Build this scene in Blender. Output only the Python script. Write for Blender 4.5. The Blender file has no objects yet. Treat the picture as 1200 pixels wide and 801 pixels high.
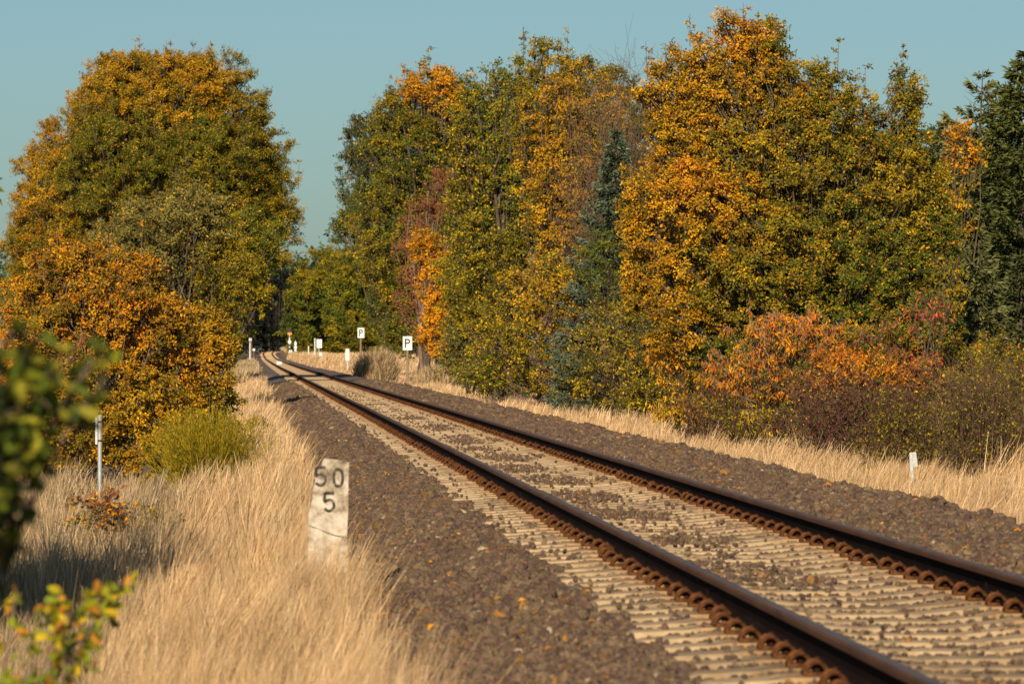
import bpy, math
import numpy as np
from mathutils import Vector, Matrix

# ------------------------------------------------------------------ camera, light, exposure
sc = bpy.context.scene
COL = sc.collection
F = 5900.0
YAW = math.radians(2.99)
PITCH = 9.5 / F
EYE = 1.127                                  # camera height above the rail heads (z = 0)
cam_d = bpy.data.cameras.new('camera')
cam = bpy.data.objects.new('camera', cam_d)
COL.objects.link(cam)
cam.location = (0, 0, EYE)
cam.rotation_euler = (math.pi / 2 + PITCH, 0, -YAW)
cam_d.sensor_fit = 'HORIZONTAL'
cam_d.sensor_width = 36.0
cam_d.lens = 36.0 * F / 1200.0
cam_d.clip_start = 0.3
cam_d.clip_end = 9000
cam_d.dof.use_dof = True
cam_d.dof.focus_distance = 72.0
cam_d.dof.aperture_fstop = 9.0
sc.camera = cam

SUN_EL, SUN_AZ = math.radians(24), math.radians(13)   # azimuth: left of straight behind the camera
w = bpy.data.worlds.new("World")
sc.world = w
w.use_nodes = True
nt = w.node_tree
bg = nt.nodes['Background']
sky = nt.nodes.new('ShaderNodeTexSky')
sky.sky_type = 'NISHITA'
sky.sun_disc = False
sky.sun_elevation = SUN_EL
sky.sun_rotation = math.pi + SUN_AZ
sky.air_density = 1.0
sky.dust_density = 0.7
sky.ozone_density = 1.0
tint = nt.nodes.new('ShaderNodeMix')
tint.data_type = 'RGBA'
tint.blend_type = 'MULTIPLY'
tint.inputs['Factor'].default_value = 1.0
tint.inputs['B'].default_value = (0.60, 0.84, 1.06, 1)
nt.links.new(sky.outputs[0], tint.inputs['A'])
nt.links.new(tint.outputs['Result'], bg.inputs['Color'])
bg.inputs['Strength'].default_value = 0.058

sun_d = bpy.data.lights.new('sun', 'SUN')
sun_d.energy = 5.0
sun_d.angle = math.radians(0.5)
sun_d.color = (1.0, 0.83, 0.60)
sun = bpy.data.objects.new('sun', sun_d)
COL.objects.link(sun)
ldir = Vector((math.sin(SUN_AZ) * math.cos(SUN_EL), math.cos(SUN_AZ) * math.cos(SUN_EL), -math.sin(SUN_EL)))
sun.rotation_euler = ldir.to_track_quat('-Z', 'Y').to_euler()
sun.location = (-20, -40, 30)

sc.view_settings.view_transform = 'Standard'
sc.view_settings.look = 'None'
sc.view_settings.exposure = 0.25
sc.view_settings.gamma = 1.0
sc.view_settings.use_curve_mapping = False
sc.render.engine = 'CYCLES'
cy = sc.cycles
cy.max_bounces = 6
cy.diffuse_bounces = 2
cy.glossy_bounces = 2
cy.transmission_bounces = 3
cy.transparent_max_bounces = 4
cy.use_denoising = True
cy.caustics_reflective = False
cy.caustics_refractive = False

# ------------------------------------------------------------------ helpers
def P3(x, y, Z):
    """the place at distance Z down the line that shows at photo pixel (x, y)"""
    sy, cyw = math.sin(YAW), math.cos(YAW)
    cp, sp = math.cos(PITCH), math.sin(PITCH)
    dx, dz = (x - 600) / F, -(y - 400.5) / F
    d = (sy * cp + dx * cyw - dz * sy * sp, cyw * cp - dx * sy - dz * cyw * sp, sp + dz * cp)
    t = Z / d[1]
    return np.array((t * d[0], Z, EYE + t * d[2]))

def XofPx(x, Z):
    return P3(x, 400.5, Z)[0]

def unit(a):
    return a / np.maximum(np.linalg.norm(a, axis=-1, keepdims=True), 1e-9)

def link(o, parent=None):
    COL.objects.link(o)
    if parent:
        o.parent = parent
    return o

def tag(o, label=None, cat=None, group=None, kind=None):
    if label: o['label'] = label
    if cat: o['category'] = cat
    if group: o['group'] = group
    if kind: o['kind'] = kind
    return o

def empty(name, loc=(0, 0, 0), rz=0.0):
    o = bpy.data.objects.new(name, None)
    COL.objects.link(o)
    o.location = loc
    o.rotation_euler = (0, 0, rz)
    o.empty_display_size = 0.2
    return o

class Geo:
    """collects vertex / triangle arrays (+ a colour per vertex) and links them as one mesh"""
    def __init__(s):
        s.v, s.f, s.c, s.n = [], [], [], 0
    def add(s, v, f, c=None):
        v = np.asarray(v, float).reshape(-1, 3)
        f = np.asarray(f, np.int64).reshape(-1, 3)
        if c is None:
            c = np.ones((len(v), 3)) * 0.5
        c = np.asarray(c, float)
        if c.ndim == 1:
            c = np.repeat(c[None], len(v), 0)
        s.v.append(v); s.f.append(f + s.n); s.c.append(c); s.n += len(v)
    def quads(s, v, q, c=None):
        q = np.asarray(q, np.int64).reshape(-1, 4)
        s.add(v, np.concatenate([q[:, (0, 1, 2)], q[:, (0, 2, 3)]]), c)
    def box(s, c, d, col=None, rot=None):
        sg = np.array([(x, y, z) for x in (-1, 1) for y in (-1, 1) for z in (-1, 1)], float)
        v = sg * np.asarray(d, float) / 2
        if rot is not None:
            v = v @ np.array(rot).T
        v = v + np.asarray(c, float)
        s.quads(v, [(0, 1, 3, 2), (4, 6, 7, 5), (0, 4, 5, 1), (2, 3, 7, 6), (0, 2, 6, 4), (1, 5, 7, 3)], col)
    def cyl(s, p0, p1, r0, r1=None, n=12, col=None):
        s.tube([p0, p1], [r0, r0 if r1 is None else r1], n, col)
    def tube(s, pts, rad, n=6, col=None, cap=True):
        pts = np.asarray(pts, float); m = len(pts)
        rad = np.broadcast_to(np.asarray(rad, float), (m,))
        tan = np.gradient(pts, axis=0) if m > 2 else np.repeat((pts[1] - pts[0])[None], 2, 0)
        tan = unit(tan)
        ref = np.array((0, 0, 1.0)) if abs(tan[0, 2]) < 0.8 else np.array((1.0, 0, 0))
        a = unit(np.cross(tan, ref)); b = np.cross(tan, a)
        th = np.arange(n) / n * 2 * np.pi
        v = pts[:, None] + rad[:, None, None] * (np.cos(th)[None, :, None] * a[:, None] + np.sin(th)[None, :, None] * b[:, None])
        v = v.reshape(-1, 3)
        q = [(i * n + j, i * n + (j + 1) % n, (i + 1) * n + (j + 1) % n, (i + 1) * n + j) for i in range(m - 1) for j in range(n)]
        q = np.array(q)
        f = np.concatenate([q[:, (0, 1, 2)], q[:, (0, 2, 3)]])
        if cap:
            v = np.concatenate([v, pts[:1], pts[-1:]])
            k = m * n
            f0 = [(k, (j + 1) % n, j) for j in range(n)] + [(k + 1, (m - 1) * n + j, (m - 1) * n + (j + 1) % n) for j in range(n)]
            f = np.concatenate([f, np.array(f0)])
        s.add(v, f, col)
    def sticks(s, p0, p1, r0, r1, col=None):
        """many thin three-sided twigs at once"""
        n = len(p0)
        if n == 0: return
        d = unit(p1 - p0)
        ref = np.where(np.abs(d[:, 2:3]) < 0.8, np.array([[0, 0, 1.0]]), np.array([[1.0, 0, 0]]))
        a = unit(np.cross(d, ref)); b = np.cross(d, a)
        vs = []
        for p, r in ((p0, r0), (p1, r1)):
            r = np.broadcast_to(np.asarray(r, float), (n,))[:, None]
            for k in range(3):
                t = k * 2.0944
                vs.append(p + r * (math.cos(t) * a + math.sin(t) * b))
        v = np.stack(vs, 1).reshape(-1, 3)
        base = np.arange(n)[:, None] * 6
        f = np.array([(0, 1, 4), (0, 4, 3), (1, 2, 5), (1, 5, 4), (2, 0, 3), (2, 3, 5)])
        f = (base[:, :, None] + f[None]).reshape(-1, 3)
        s.add(v, f, None if col is None else (col if np.ndim(col) == 1 else np.repeat(col, 6, 0)))
    def leaves(s, P, D, N, L, W, C):
        n = len(P)
        S = unit(np.cross(D, N)); N2 = np.cross(S, D)
        L = np.broadcast_to(L, (n,))[:, None]; W = np.broadcast_to(W, (n,))[:, None]
        v = np.stack([P, P + D * L * .5 + S * W * .5 + N2 * W * .18, P + D * L - N2 * L * .1, P + D * L * .5 - S * W * .5 + N2 * W * .18], 1).reshape(-1, 3)
        b = np.arange(n)[:, None, None] * 4
        f = (b + np.array([(0, 1, 2), (0, 2, 3)])[None]).reshape(-1, 3)
        s.add(v, f, np.repeat(C, 4, 0))
    def prism(s, outline, y0, y1, col=None):
        """outline in (x, z) counter-clockwise, extruded along y"""
        o = np.asarray(outline, float); n = len(o)
        v = np.concatenate([np.c_[o[:, 0], np.full(n, y0), o[:, 1]], np.c_[o[:, 0], np.full(n, y1), o[:, 1]]])
        from mathutils.geometry import tessellate_polygon
        tri = np.array(tessellate_polygon([[Vector((p[0], p[1], 0)) for p in o]]))
        f = [tri, tri[:, ::-1] + n]
        q = np.array([(j, (j + 1) % n, n + (j + 1) % n, n + j) for j in range(n)])
        f += [q[:, (0, 1, 2)], q[:, (0, 2, 3)]]
        s.add(v, np.concatenate(f), col)
    def build(s, name, mat, parent=None, smooth=False, bevel=0, loc=None):
        me = bpy.data.meshes.new(name)
        if s.n:
            v = np.concatenate(s.v); f = np.concatenate(s.f); c = np.concatenate(s.c)
            me.vertices.add(len(v)); me.vertices.foreach_set('co', v.astype(np.float32).ravel())
            me.loops.add(len(f) * 3); me.loops.foreach_set('vertex_index', f.astype(np.int32).ravel())
            me.polygons.add(len(f))
            me.polygons.foreach_set('loop_start', (np.arange(len(f)) * 3).astype(np.int32))
            if smooth:
                me.polygons.foreach_set('use_smooth', np.ones(len(f), bool))
            me.update(calc_edges=True)
            at = me.color_attributes.new('tint', 'FLOAT_COLOR', 'POINT')
            at.data.foreach_set('color', np.c_[c, np.ones(len(c))].astype(np.float32).ravel())
            if not smooth:
                me.polygons.foreach_set('use_smooth', np.zeros(len(f), bool))
        me.materials.append(mat)
        o = bpy.data.objects.new(name, me)
        link(o, parent)
        if loc is not None: o.location = loc
        if bevel:
            b = o.modifiers.new('bevel', 'BEVEL'); b.width = bevel; b.segments = 2; b.limit_method = 'ANGLE'
        return o

# ------------------------------------------------------------------ materials
def newmat(name):
    m = bpy.data.materials.new(name); m.use_nodes = True
    return m, m.node_tree, m.node_tree.nodes['Principled BSDF']

def N(nt, t, **kw):
    n = nt.nodes.new(t)
    for k, v in kw.items():
        if k in n.inputs: n.inputs[k].default_value = v
        else: setattr(n, k, v)
    return n

def ramp(nt, src, stops):
    r = nt.nodes.new('ShaderNodeValToRGB')
    el = r.color_ramp.elements
    el[0].position, el[0].color = stops[0][0], (*stops[0][1], 1)
    el[1].position, el[1].color = stops[-1][0], (*stops[-1][1], 1)
    for p, c in stops[1:-1]:
        e = el.new(p); e.color = (*c, 1)
    nt.links.new(src, r.inputs[0])
    return r.outputs[0]

def noisy(name, stops, scale=5.0, rough=0.85, detail=6.0, bump=0.0, bscale=None, spec=0.3, metal=0.0, stretch=None):
    m, nt, p = newmat(name)
    tc = N(nt, 'ShaderNodeTexCoord')
    src = tc.outputs['Object']
    if stretch:
        mp = N(nt, 'ShaderNodeMapping'); mp.inputs['Scale'].default_value = stretch
        nt.links.new(src, mp.inputs[0]); src = mp.outputs[0]
    n = N(nt, 'ShaderNodeTexNoise', Scale=scale, Detail=detail, Roughness=0.65)
    nt.links.new(src, n.inputs['Vector'])
    nt.links.new(ramp(nt, n.outputs['Fac'], stops), p.inputs['Base Color'])
    p.inputs['Roughness'].default_value = rough
    p.inputs['Specular IOR Level'].default_value = spec
    p.inputs['Metallic'].default_value = metal
    if bump:
        n2 = N(nt, 'ShaderNodeTexNoise', Scale=bscale or scale * 4, Detail=5.0)
        nt.links.new(src, n2.inputs['Vector'])
        b = N(nt, 'ShaderNodeBump', Strength=1.0, Distance=bump)
        nt.links.new(n2.outputs['Fac'], b.inputs['Height'])
        nt.links.new(b.outputs[0], p.inputs['Normal'])
    return m

def tinted(name, rough=0.8, spec=0.2, transl=0.0, gain=1.0, speck=None):
    m, nt, p = newmat(name)
    a = N(nt, 'ShaderNodeVertexColor'); a.layer_name = 'tint'
    col = a.outputs['Color']
    if speck:
        tc = N(nt, 'ShaderNodeTexCoord')
        n = N(nt, 'ShaderNodeTexNoise', Scale=speck, Detail=4.0)
        nt.links.new(tc.outputs['Object'], n.inputs['Vector'])
        r = ramp(nt, n.outputs['Fac'], [(0.3, (.6, .6, .6)), (0.7, (1.35, 1.3, 1.25))])
        mx = N(nt, 'ShaderNodeMix', data_type='RGBA', blend_type='MULTIPLY')
        mx.inputs['Factor'].default_value = 1
        nt.links.new(col, mx.inputs['A']); nt.links.new(r, mx.inputs['B'])
        col = mx.outputs['Result']
    nt.links.new(col, p.inputs['Base Color'])
    p.inputs['Roughness'].default_value = rough
    p.inputs['Specular IOR Level'].default_value = spec
    if transl:
        t = N(nt, 'ShaderNodeBsdfTranslucent')
        nt.links.new(col, t.inputs['Color'])
        mx = N(nt, 'ShaderNodeMixShader'); mx.inputs[0].default_value = transl
        out = nt.nodes['Material Output']
        nt.links.new(p.outputs[0], mx.inputs[1]); nt.links.new(t.outputs[0], mx.inputs[2])
        nt.links.new(mx.outputs[0], out.inputs['Surface'])
    return m

M = {}
M['leaf'] = tinted('leaf', 0.6, 0.12, 0.12)
M['needle'] = tinted('needle', 0.7, 0.1, 0.05)
M['grass'] = tinted('dry_grass', 0.7, 0.15, 0.15)
M['bark'] = tinted('bark', 0.9, 0.1, 0.0, speck=9.0)
M['stone'] = tinted('ballast_stone', 0.85, 0.25, 0.0, speck=45.0)
M['concrete'] = noisy('sleeper_concrete', [(0.30, (.16, .10, .06)), (0.42, (.40, .28, .155)), (0.6, (.52, .375, .215)), (0.8, (.60, .45, .27))], 7.0, 0.9, 8.0, 0.004, 60)
M['rust'] = noisy('rusty_steel', [(0.3, (.04, .016, .009)), (0.5, (.10, .040, .016)), (0.75, (.20, .082, .028))], 30, 0.9, 6, 0.001, 200, 0.08)
M['rail'] = noisy('shaded_rail_steel', [(0.3, (.010, .006, .005)), (0.7, (.022, .012, .009))], 12, 0.95, 6, 0.0006, 150, 0.03, stretch=(1, .2, 1))  # dark rust, lowered to near-black for the shade below the head
M['headside'] = noisy('rusty_rail_head_side', [(0.3, (.07, .036, .022)), (0.7, (.15, .072, .036))], 10, 0.8, 6, 0.0006, 150, 0.12, stretch=(1, .15, 1))
M['railtop'] = noisy('worn_rail_head', [(0.3, (.075, .062, .055)), (0.7, (.14, .11, .09))], 6, 0.62, 4, 0, None, 0.25, 0.0, stretch=(8, .3, 8))
M['white'] = noisy('white_paint', [(0.3, (.62, .62, .60)), (0.6, (.80, .80, .78))], 12, 0.5)
M['black'] = noisy('black_paint', [(0.3, (.015, .015, .016)), (0.7, (.03, .03, .03))], 12, 0.5)
M['orange'] = noisy('orange_paint', [(0.3, (.75, .28, .02)), (0.7, (.85, .34, .03))], 12, 0.5)
M['red'] = noisy('red_paint', [(0.3, (.45, .03, .02)), (0.7, (.55, .05, .03))], 12, 0.5)
M['galv'] = noisy('galvanised_steel', [(0.3, (.36, .38, .38)), (0.7, (.55, .57, .57))], 25, 0.45, 4, 0, None, 0.5, 0.4)
M['woodpost'] = noisy('weathered_post', [(0.3, (.16, .11, .08)), (0.7, (.34, .25, .17))], 9, 0.85, stretch=(4, 4, .5))
M['earth'] = noisy('earth', [(0.25, (.07, .05, .03)), (0.5, (.2, .14, .075)), (0.75, (.30, .215, .11))], 1.4, 0.95, 10, 0.02, 14)
M['meadow'] = noisy('meadow', [(0.3, (.05, .075, .02)), (0.7, (.10, .13, .03))], 3, 0.95, 8, 0.02, 30)
M['bed'] = noisy('ballast_bed', [(0.3, (.055, .04, .034)), (0.5, (.14, .10, .08)), (0.62, (.2, .15, .11)), (0.75, (.30, .18, .08))], 16, 0.9, 8, 0.03, 22)
M['oldstone'] = noisy('limewashed_stone', [(0.33, (.12, .09, .06)), (0.43, (.30, .235, .165)), (0.50, (.46, .39, .30)), (0.60, (.58, .52, .43)), (0.8, (.60, .54, .46))], 9, 0.9, 9, 0.006, 30)
M['crackdark'] = noisy('crack_fill', [(0.3, (.12, .09, .06)), (0.7, (.2, .15, .10))], 20, 0.95)  # darker brown inset for the gap between slab and foot
M['paintblack'] = noisy('worn_black_letters', [(0.35, (.03, .028, .025)), (0.52, (.07, .06, .05)), (0.62, (.22, .18, .14))], 38, 0.9)

m = M['concrete']; nt = m.node_tree; p = nt.nodes['Principled BSDF']
src = p.inputs['Base Color'].links[0].from_socket
oi = nt.nodes.new('ShaderNodeObjectInfo')
rc = ramp(nt, oi.outputs['Random'], [(0.0, (.70, .68, .66)), (.35, (.92, .91, .90)), (.7, (1.0, 1.0, 1.0)), (1.0, (1.06, 1.04, 1.0))])
tcx = nt.nodes.new('ShaderNodeTexCoord'); sx = nt.nodes.new('ShaderNodeSeparateXYZ'); nt.links.new(tcx.outputs['Object'], sx.inputs[0])
ab = nt.nodes.new('ShaderNodeMath'); ab.operation = 'ABSOLUTE'; nt.links.new(sx.outputs['X'], ab.inputs[0])
rb = ramp(nt, ab.outputs[0], [(.45, (1, 1, 1)), (.62, (.86, .74, .62)), (.92, (.88, .76, .64)), (1.0, (1, 1, 1))])   # rust run-off beside the rails
m1 = N(nt, 'ShaderNodeMix', data_type='RGBA', blend_type='MULTIPLY'); m1.inputs['Factor'].default_value = 1
m2 = N(nt, 'ShaderNodeMix', data_type='RGBA', blend_type='MULTIPLY'); m2.inputs['Factor'].default_value = 1
nt.links.new(src, m1.inputs['A']); nt.links.new(rc, m1.inputs['B'])
nt.links.new(m1.outputs['Result'], m2.inputs['A']); nt.links.new(rb, m2.inputs['B'])
nt.links.new(m2.outputs['Result'], p.inputs['Base Color'])

# ------------------------------------------------------------------ land shape
TR = 3.08                                    # track centre, metres right of the camera
GA = 0.7535                                  # half the distance between rail centres
PZ = np.array([-60, 100, 116, 164, 206, 285, 369, 506, 640, 737, 820, 885, 960, 1100, 4000.])
PH = np.array([0, 0, -.01, -.03, -.05, -.07, -.11, -.11, -.05, .01, .33, .68, .95, 1.3, 1.5])
PXc = np.array([0, 0, 0, 0, 0, 0, 0, 0, 0, .05, .08, .16, .9, 8, 60.])
def prof(Z): return np.interp(Z, PZ, PH)
def trx(Z): return TR + np.interp(Z, PZ, PXc)

def nz(x, y, s, seed=0):
    """cheap smooth noise, about -1..1"""
    r = np.random.default_rng(seed)
    out = 0
    for k in range(5):
        a = r.uniform(0, 6.28); b = r.uniform(0, 6.28); q = s * r.uniform(.6, 1.7)
        out = out + np.sin((x * math.cos(a) + y * math.sin(a)) / q * 6.28 + b)
    return out / 2.6

def ground_z(X, Z):
    X = np.asarray(X, float); Z = np.asarray(Z, float)
    u = X - (trx(Z) - TR)
    z = np.interp(u, [-400, -20, -3, -1.2, .2, .7, 3, 5.6, 6.4, 7.2, 10, 14, 60, 400],
                  [-.3, -.7, -.88, -.85, -.62, -.58, -.6, -.62, -.85, -.9, -.88, -.7, -.5, .5])
    rise = np.clip((Z - 390) / 60, 0, 1) * np.clip((u - 5.0) / .5, 0, 1)
    z = z + rise * .93
    z = z + np.clip((Z - 880) / 120, 0, 1) * np.clip((u - 6) / 6, 0, 1) * 1.0
    return z + prof(Z) + .035 * nz(X, Z, 3.1, 1) * (np.abs(u - 3) > 3.2) + .05 * nz(X, Z, 13, 2) * (np.abs(u - 3) > 4)

def bed_z(X, Z):
    """top of the ballast"""
    u = np.asarray(X, float) - (trx(Z) - TR)
    z = np.interp(u, [.1, .62, 1.05, 1.55, 1.95, 2.1, 4.2, 4.5, 5.05, 5.45, 5.7, 6.5],
                  [-.95, -.62, -.33, -.212, -.203, -.24, -.24, -.20, -.13, -.12, -.25, -.95])
    z = z + .018 * nz(X * 1.0, Z * .45, 1.1, 5) * ((u < 1.9) | (u > 4.4)) + .022 * nz(X, Z * .6, 3.3, 6) * (u > 4.6) * (Z > 25)
    return z + prof(Z)

def sheet(name, xs, zs, fn, mat, kind='structure'):
    X, Z = np.meshgrid(xs, zs, indexing='ij')
    v = np.c_[X.ravel(), Z.ravel(), fn(X, Z).ravel()]
    a, b = len(xs), len(zs)
    idx = np.arange(a * b).reshape(a, b)
    q = np.stack([idx[:-1, :-1], idx[1:, :-1], idx[1:, 1:], idx[:-1, 1:]], -1).reshape(-1, 4)
    g = Geo(); g.quads(v, q)
    return tag(g.build(name, mat, smooth=True), kind=kind)

xs = np.unique(np.concatenate([np.linspace(-1800, -60, 12), np.linspace(-60, -8, 27), np.linspace(-8, 14, 90), np.linspace(14, 60, 24), np.linspace(60, 1800, 12)]))
zs = np.unique(np.concatenate([np.linspace(-80, 8, 12), np.linspace(8, 120, 150), np.linspace(120, 500, 120), np.linspace(500, 1100, 90), np.linspace(1100, 5000, 20)]))
sheet('ground', xs, zs, ground_z, M['earth'])
sheet('meadow', np.linspace(11.2, 75, 40), np.linspace(30, 420, 80), lambda X, Z: ground_z(X, Z) + .03, M['meadow'])
zs2 = np.unique(np.concatenate([np.linspace(6, 110, 700), np.linspace(110, 300, 380), np.linspace(300, 1080, 400)]))
def bedfn(X, Z): return bed_z(X + trx(Z) - TR, Z) - .03
X, Z = np.meshgrid(np.linspace(.05, 6.55, 90), zs2, indexing='ij')
g = Geo()
v = np.c_[(X + trx(Z) - TR).ravel(), Z.ravel(), (bedfn(X, Z) + .012 * np.sin(X * 91 + Z * 37) * np.sin(Z * 53 - X * 29)).ravel()]
idx = np.arange(X.size).reshape(X.shape)
g.quads(v, np.stack([idx[:-1, :-1], idx[1:, :-1], idx[1:, 1:], idx[:-1, 1:]], -1).reshape(-1, 4))
tag(g.build('ballast_bed', M['bed'], smooth=True), kind='structure')

# ------------------------------------------------------------------ rails
def rail(x0, label):
    web_r = [(-.0625, -.149), (.0625, -.149), (.0625, -.140), (.025, -.128), (.007, -.112), (.007, -.046), (.028, -.038)]
    web_l = [(-.028, -.038), (-.007, -.046), (-.007, -.112), (-.025, -.128), (-.0625, -.140), (-.0625, -.149)]
    head_r = [(.028, -.038), (.0325, -.034), (.0335, -.012), (.029, -.004), (.021, -.0012)]
    head_l = [(-.021, -.0012), (-.029, -.004), (-.0335, -.012), (-.0325, -.034), (-.028, -.038)]
    top = [(.021, -.0012), (.010, 0.0), (-.010, 0.0), (-.021, -.0012)]
    zz = np.unique(np.concatenate([np.arange(6, 120, 3.), np.arange(120, 1080, 8.)]))
    root = empty('rail', (x0, 6, 0))
    tag(root, label, 'rail', 'rails of the track')
    for nm, parts, mt in (('rail_body', (web_r, web_l), 'rail'), ('rail_head', (head_r, head_l), 'headside'), ('running_surface', (top,), 'railtop')):
        g = Geo()
        for p in parts:
            p = np.array(p); k = len(p)
            vv = np.stack([np.stack([p[:, 0] + trx(z) - TR, np.full(k, z - 6), p[:, 1] + prof(z)], 1) for z in zz])
            idx = np.arange(len(zz) * k).reshape(len(zz), k)
            g.quads(vv.reshape(-1, 3), np.stack([idx[:-1, :-1], idx[:-1, 1:], idx[1:, 1:], idx[1:, :-1]], -1).reshape(-1, 4))
        g.build(nm, M[mt], root)
    for zw in (25.4, 43.0, 76.0):
        g = Geo()
        for s in (-1, 1):
            g.box((s * .010, zw - 6 + (.6 if x0 > 3 else 0), -.08), (.007, .03, .068))
        g.build('weld_band', M['rail'], root)
    return root
rail(TR - GA, 'long rusty rail on the near side, closer to the numbered stone')
rail(TR + GA, 'long rusty rail on the far side, closer to the bushes')

# ------------------------------------------------------------------ sleepers with their clips
def sleeper_geo(g, off=(0, 0, 0)):
    st = [(-1.30, -.215, .105), (-1.26, -.205, .12), (-1.02, -.192, .135), (-.98, -.183, .14), (-.56, -.183, .14), (-.50, -.195, .13), (-.22, -.222, .11), (.22, -.222, .11),
          (.50, -.195, .13), (.56, -.183, .14), (.98, -.183, .14), (1.02, -.192, .135), (1.26, -.205, .12), (1.30, -.215, .105)]
    v = []
    for x, zt, hw in st:
        v += [(x, -hw - .02, -.37), (x, -hw - .008, zt - .012), (x, -hw + .006, zt), (x, hw - .006, zt), (x, hw + .008, zt - .012), (x, hw + .02, -.37)]
    v = np.array(v) + np.array(off); q = []
    for i in range(len(st) - 1):
        for j in range(5):
            q.append((i * 6 + j, i * 6 + j + 1, i * 6 + 7 + j, i * 6 + 6 + j))
    k = (len(st) - 1) * 6
    q += [(0, 1, 4, 5), (1, 2, 3, 4), (k + 5, k + 4, k + 1, k), (k + 4, k + 3, k + 2, k + 1)]
    g.quads(v, q)

def clip_geo(g, sx, off=(0, 0, 0), low=False, bolt=True):
    """spring clip bearing on the rail foot; sx = side of the rail it sits on; origin = rail centre at foot bottom"""
    o = np.array(off, float)
    S = np.array((sx, 1, 1))
    g.box(o + S * (.105, 0, -.172 - .002), (.07, .11, .012)); g.box(o + S * (.138, 0, -.172 + .000), (.014, .11, .016))
    pts = [(.048, -.045, .018), (.070, -.052, .046), (.095, -.058, .072), (.135, -.060, .072), (.168, -.052, .044), (.180, -.036, .014), (.165, -.024, .028), (.120, -.017, .056), (.088, -.010, .058)]
    pts = pts + [(.082, 0, .058)] + [(x, -y, z) for x, y, z in pts[::-1]]
    p = np.array([(.050 + (x - .050) * .66, y * .92, z * .64 - .172) for x, y, z in pts]) * S + o
    g.tube(p[::2] if low else p, .0095, 4 if low else 6)
    if bolt: bolt_geo(g, sx, off)

def bolt_geo(g, sx, off=(0, 0, 0)):
    o = np.array(off, float); S = np.array((sx, 1, 1))
    g.cyl(o + S * (.086, 0, -.172 + .01), o + S * (.086, 0, -.172 + .042), .014, n=8)
    g.cyl(o + S * (.086, 0, -.172 + .042), o + S * (.086, 0, -.172 + .062), .009, n=6)

g = Geo(); sleeper_geo(g)
rng = np.random.default_rng(3)
sl_mesh = g.build('concrete_sleeper', M['concrete'])
Z0 = 12.6
LIFT = .023
sl_mesh.location = (TR, Z0, LIFT)
tag(sl_mesh, 'pale concrete sleeper crossing under both rails with rusty spring clips', 'railway sleeper', 'concrete sleepers under the rails')
clips = []
for rx in (-GA, GA):
    for sx in (-1, 1):
        g = Geo(); clip_geo(g, sx, (0, 0, 0), bolt=False)
        c = g.build('rail_clip', M['rust'], sl_mesh, loc=(rx, 0, 0), smooth=False)
        g = Geo(); bolt_geo(g, sx)
        b = g.build('bolt', M['rust'], c)
        g = Geo(); clip_geo(g, sx, (0, 0, 0), low=True)
        lowc = g.build('rail_clip', M['rust'], None); me = lowc.data; bpy.data.objects.remove(lowc)
        clips.append((c, b, me))
for i in range(1, 300):
    s = sl_mesh.copy(); COL.objects.link(s)
    zz = Z0 + .6 * i
    s.location = (trx(zz) + rng.normal(0, .012), zz + rng.normal(0, .01), prof(zz) + LIFT + rng.normal(0, .002))
    s.rotation_euler = (0, 0, rng.normal(0, .004))
    for c, b, me in clips:
        k = c.copy(); COL.objects.link(k); k.parent = s
        if i < 70:
            kb = b.copy(); COL.objects.link(kb); kb.parent = k
        else:
            k.data = me
g = Geo(); gc = Geo()
zz = Z0 + .6 * 300
while zz < 1000:
    x = float(trx(zz)); zp = float(prof(zz)) + LIFT
    g.quads(np.array([(x - 1.3, zz - .14, zp - .195), (x + 1.3, zz - .14, zp - .195), (x + 1.3, zz + .14, zp - .195), (x - 1.3, zz + .14, zp - .195),
                      (x - 1.3, zz - .15, zp - .3), (x + 1.3, zz - .15, zp - .3), (x + 1.3, zz + .15, zp - .3), (x - 1.3, zz + .15, zp - .3)]),
            [(0, 1, 2, 3), (4, 5, 1, 0), (7, 3, 2, 6), (4, 0, 3, 7), (5, 6, 2, 1)])
    for rx in (-GA, GA):
        for sx in (-1, 1):
            gc.box((x + rx + sx * .10, zz, zp - .155), (.09, .12, .04))
    zz += .6
far = tag(g.build('distant_sleepers', M['concrete']), 'pale concrete sleepers of the far track, too many to count', 'sleepers', kind='stuff')
gc.build('distant_clips', M['rust'], far)

# ------------------------------------------------------------------ ballast stones
phi = (1 + 5 ** .5) / 2
ICO = unit(np.array([(-1, phi, 0), (1, phi, 0), (-1, -phi, 0), (1, -phi, 0), (0, -1, phi), (0, 1, phi), (0, -1, -phi), (0, 1, -phi), (phi, 0, -1), (phi, 0, 1), (-phi, 0, -1), (-phi, 0, 1)], float))
ICF = np.array([(0, 11, 5), (0, 5, 1), (0, 1, 7), (0, 7, 10), (0, 10, 11), (1, 5, 9), (5, 11, 4), (11, 10, 2), (10, 7, 6), (7, 1, 8), (3, 9, 4), (3, 4, 2), (3, 2, 6), (3, 6, 8), (3, 8, 9), (4, 9, 5), (2, 4, 11), (6, 2, 10), (8, 6, 7), (9, 8, 1)])
def rots(n, rng):
    q = unit(rng.normal(size=(n, 4)))
    a, b, c, d = q.T
    return np.stack([np.stack([1 - 2 * (c * c + d * d), 2 * (b * c - a * d), 2 * (b * d + a * c)], -1),
                     np.stack([2 * (b * c + a * d), 1 - 2 * (b * b + d * d), 2 * (c * d - a * b)], -1),
                     np.stack([2 * (b * d - a * c), 2 * (c * d + a * b), 1 - 2 * (b * b + c * c)], -1)], 1)
SP = np.array([(.095, .072, .055), (.125, .095, .068), (.085, .060, .055), (.15, .12, .080), (.115, .075, .062), (.14, .085, .04), (.24, .13, .04), (.30, .25, .18)])
SP = SP * np.array((1.08, .97, .84))
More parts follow.
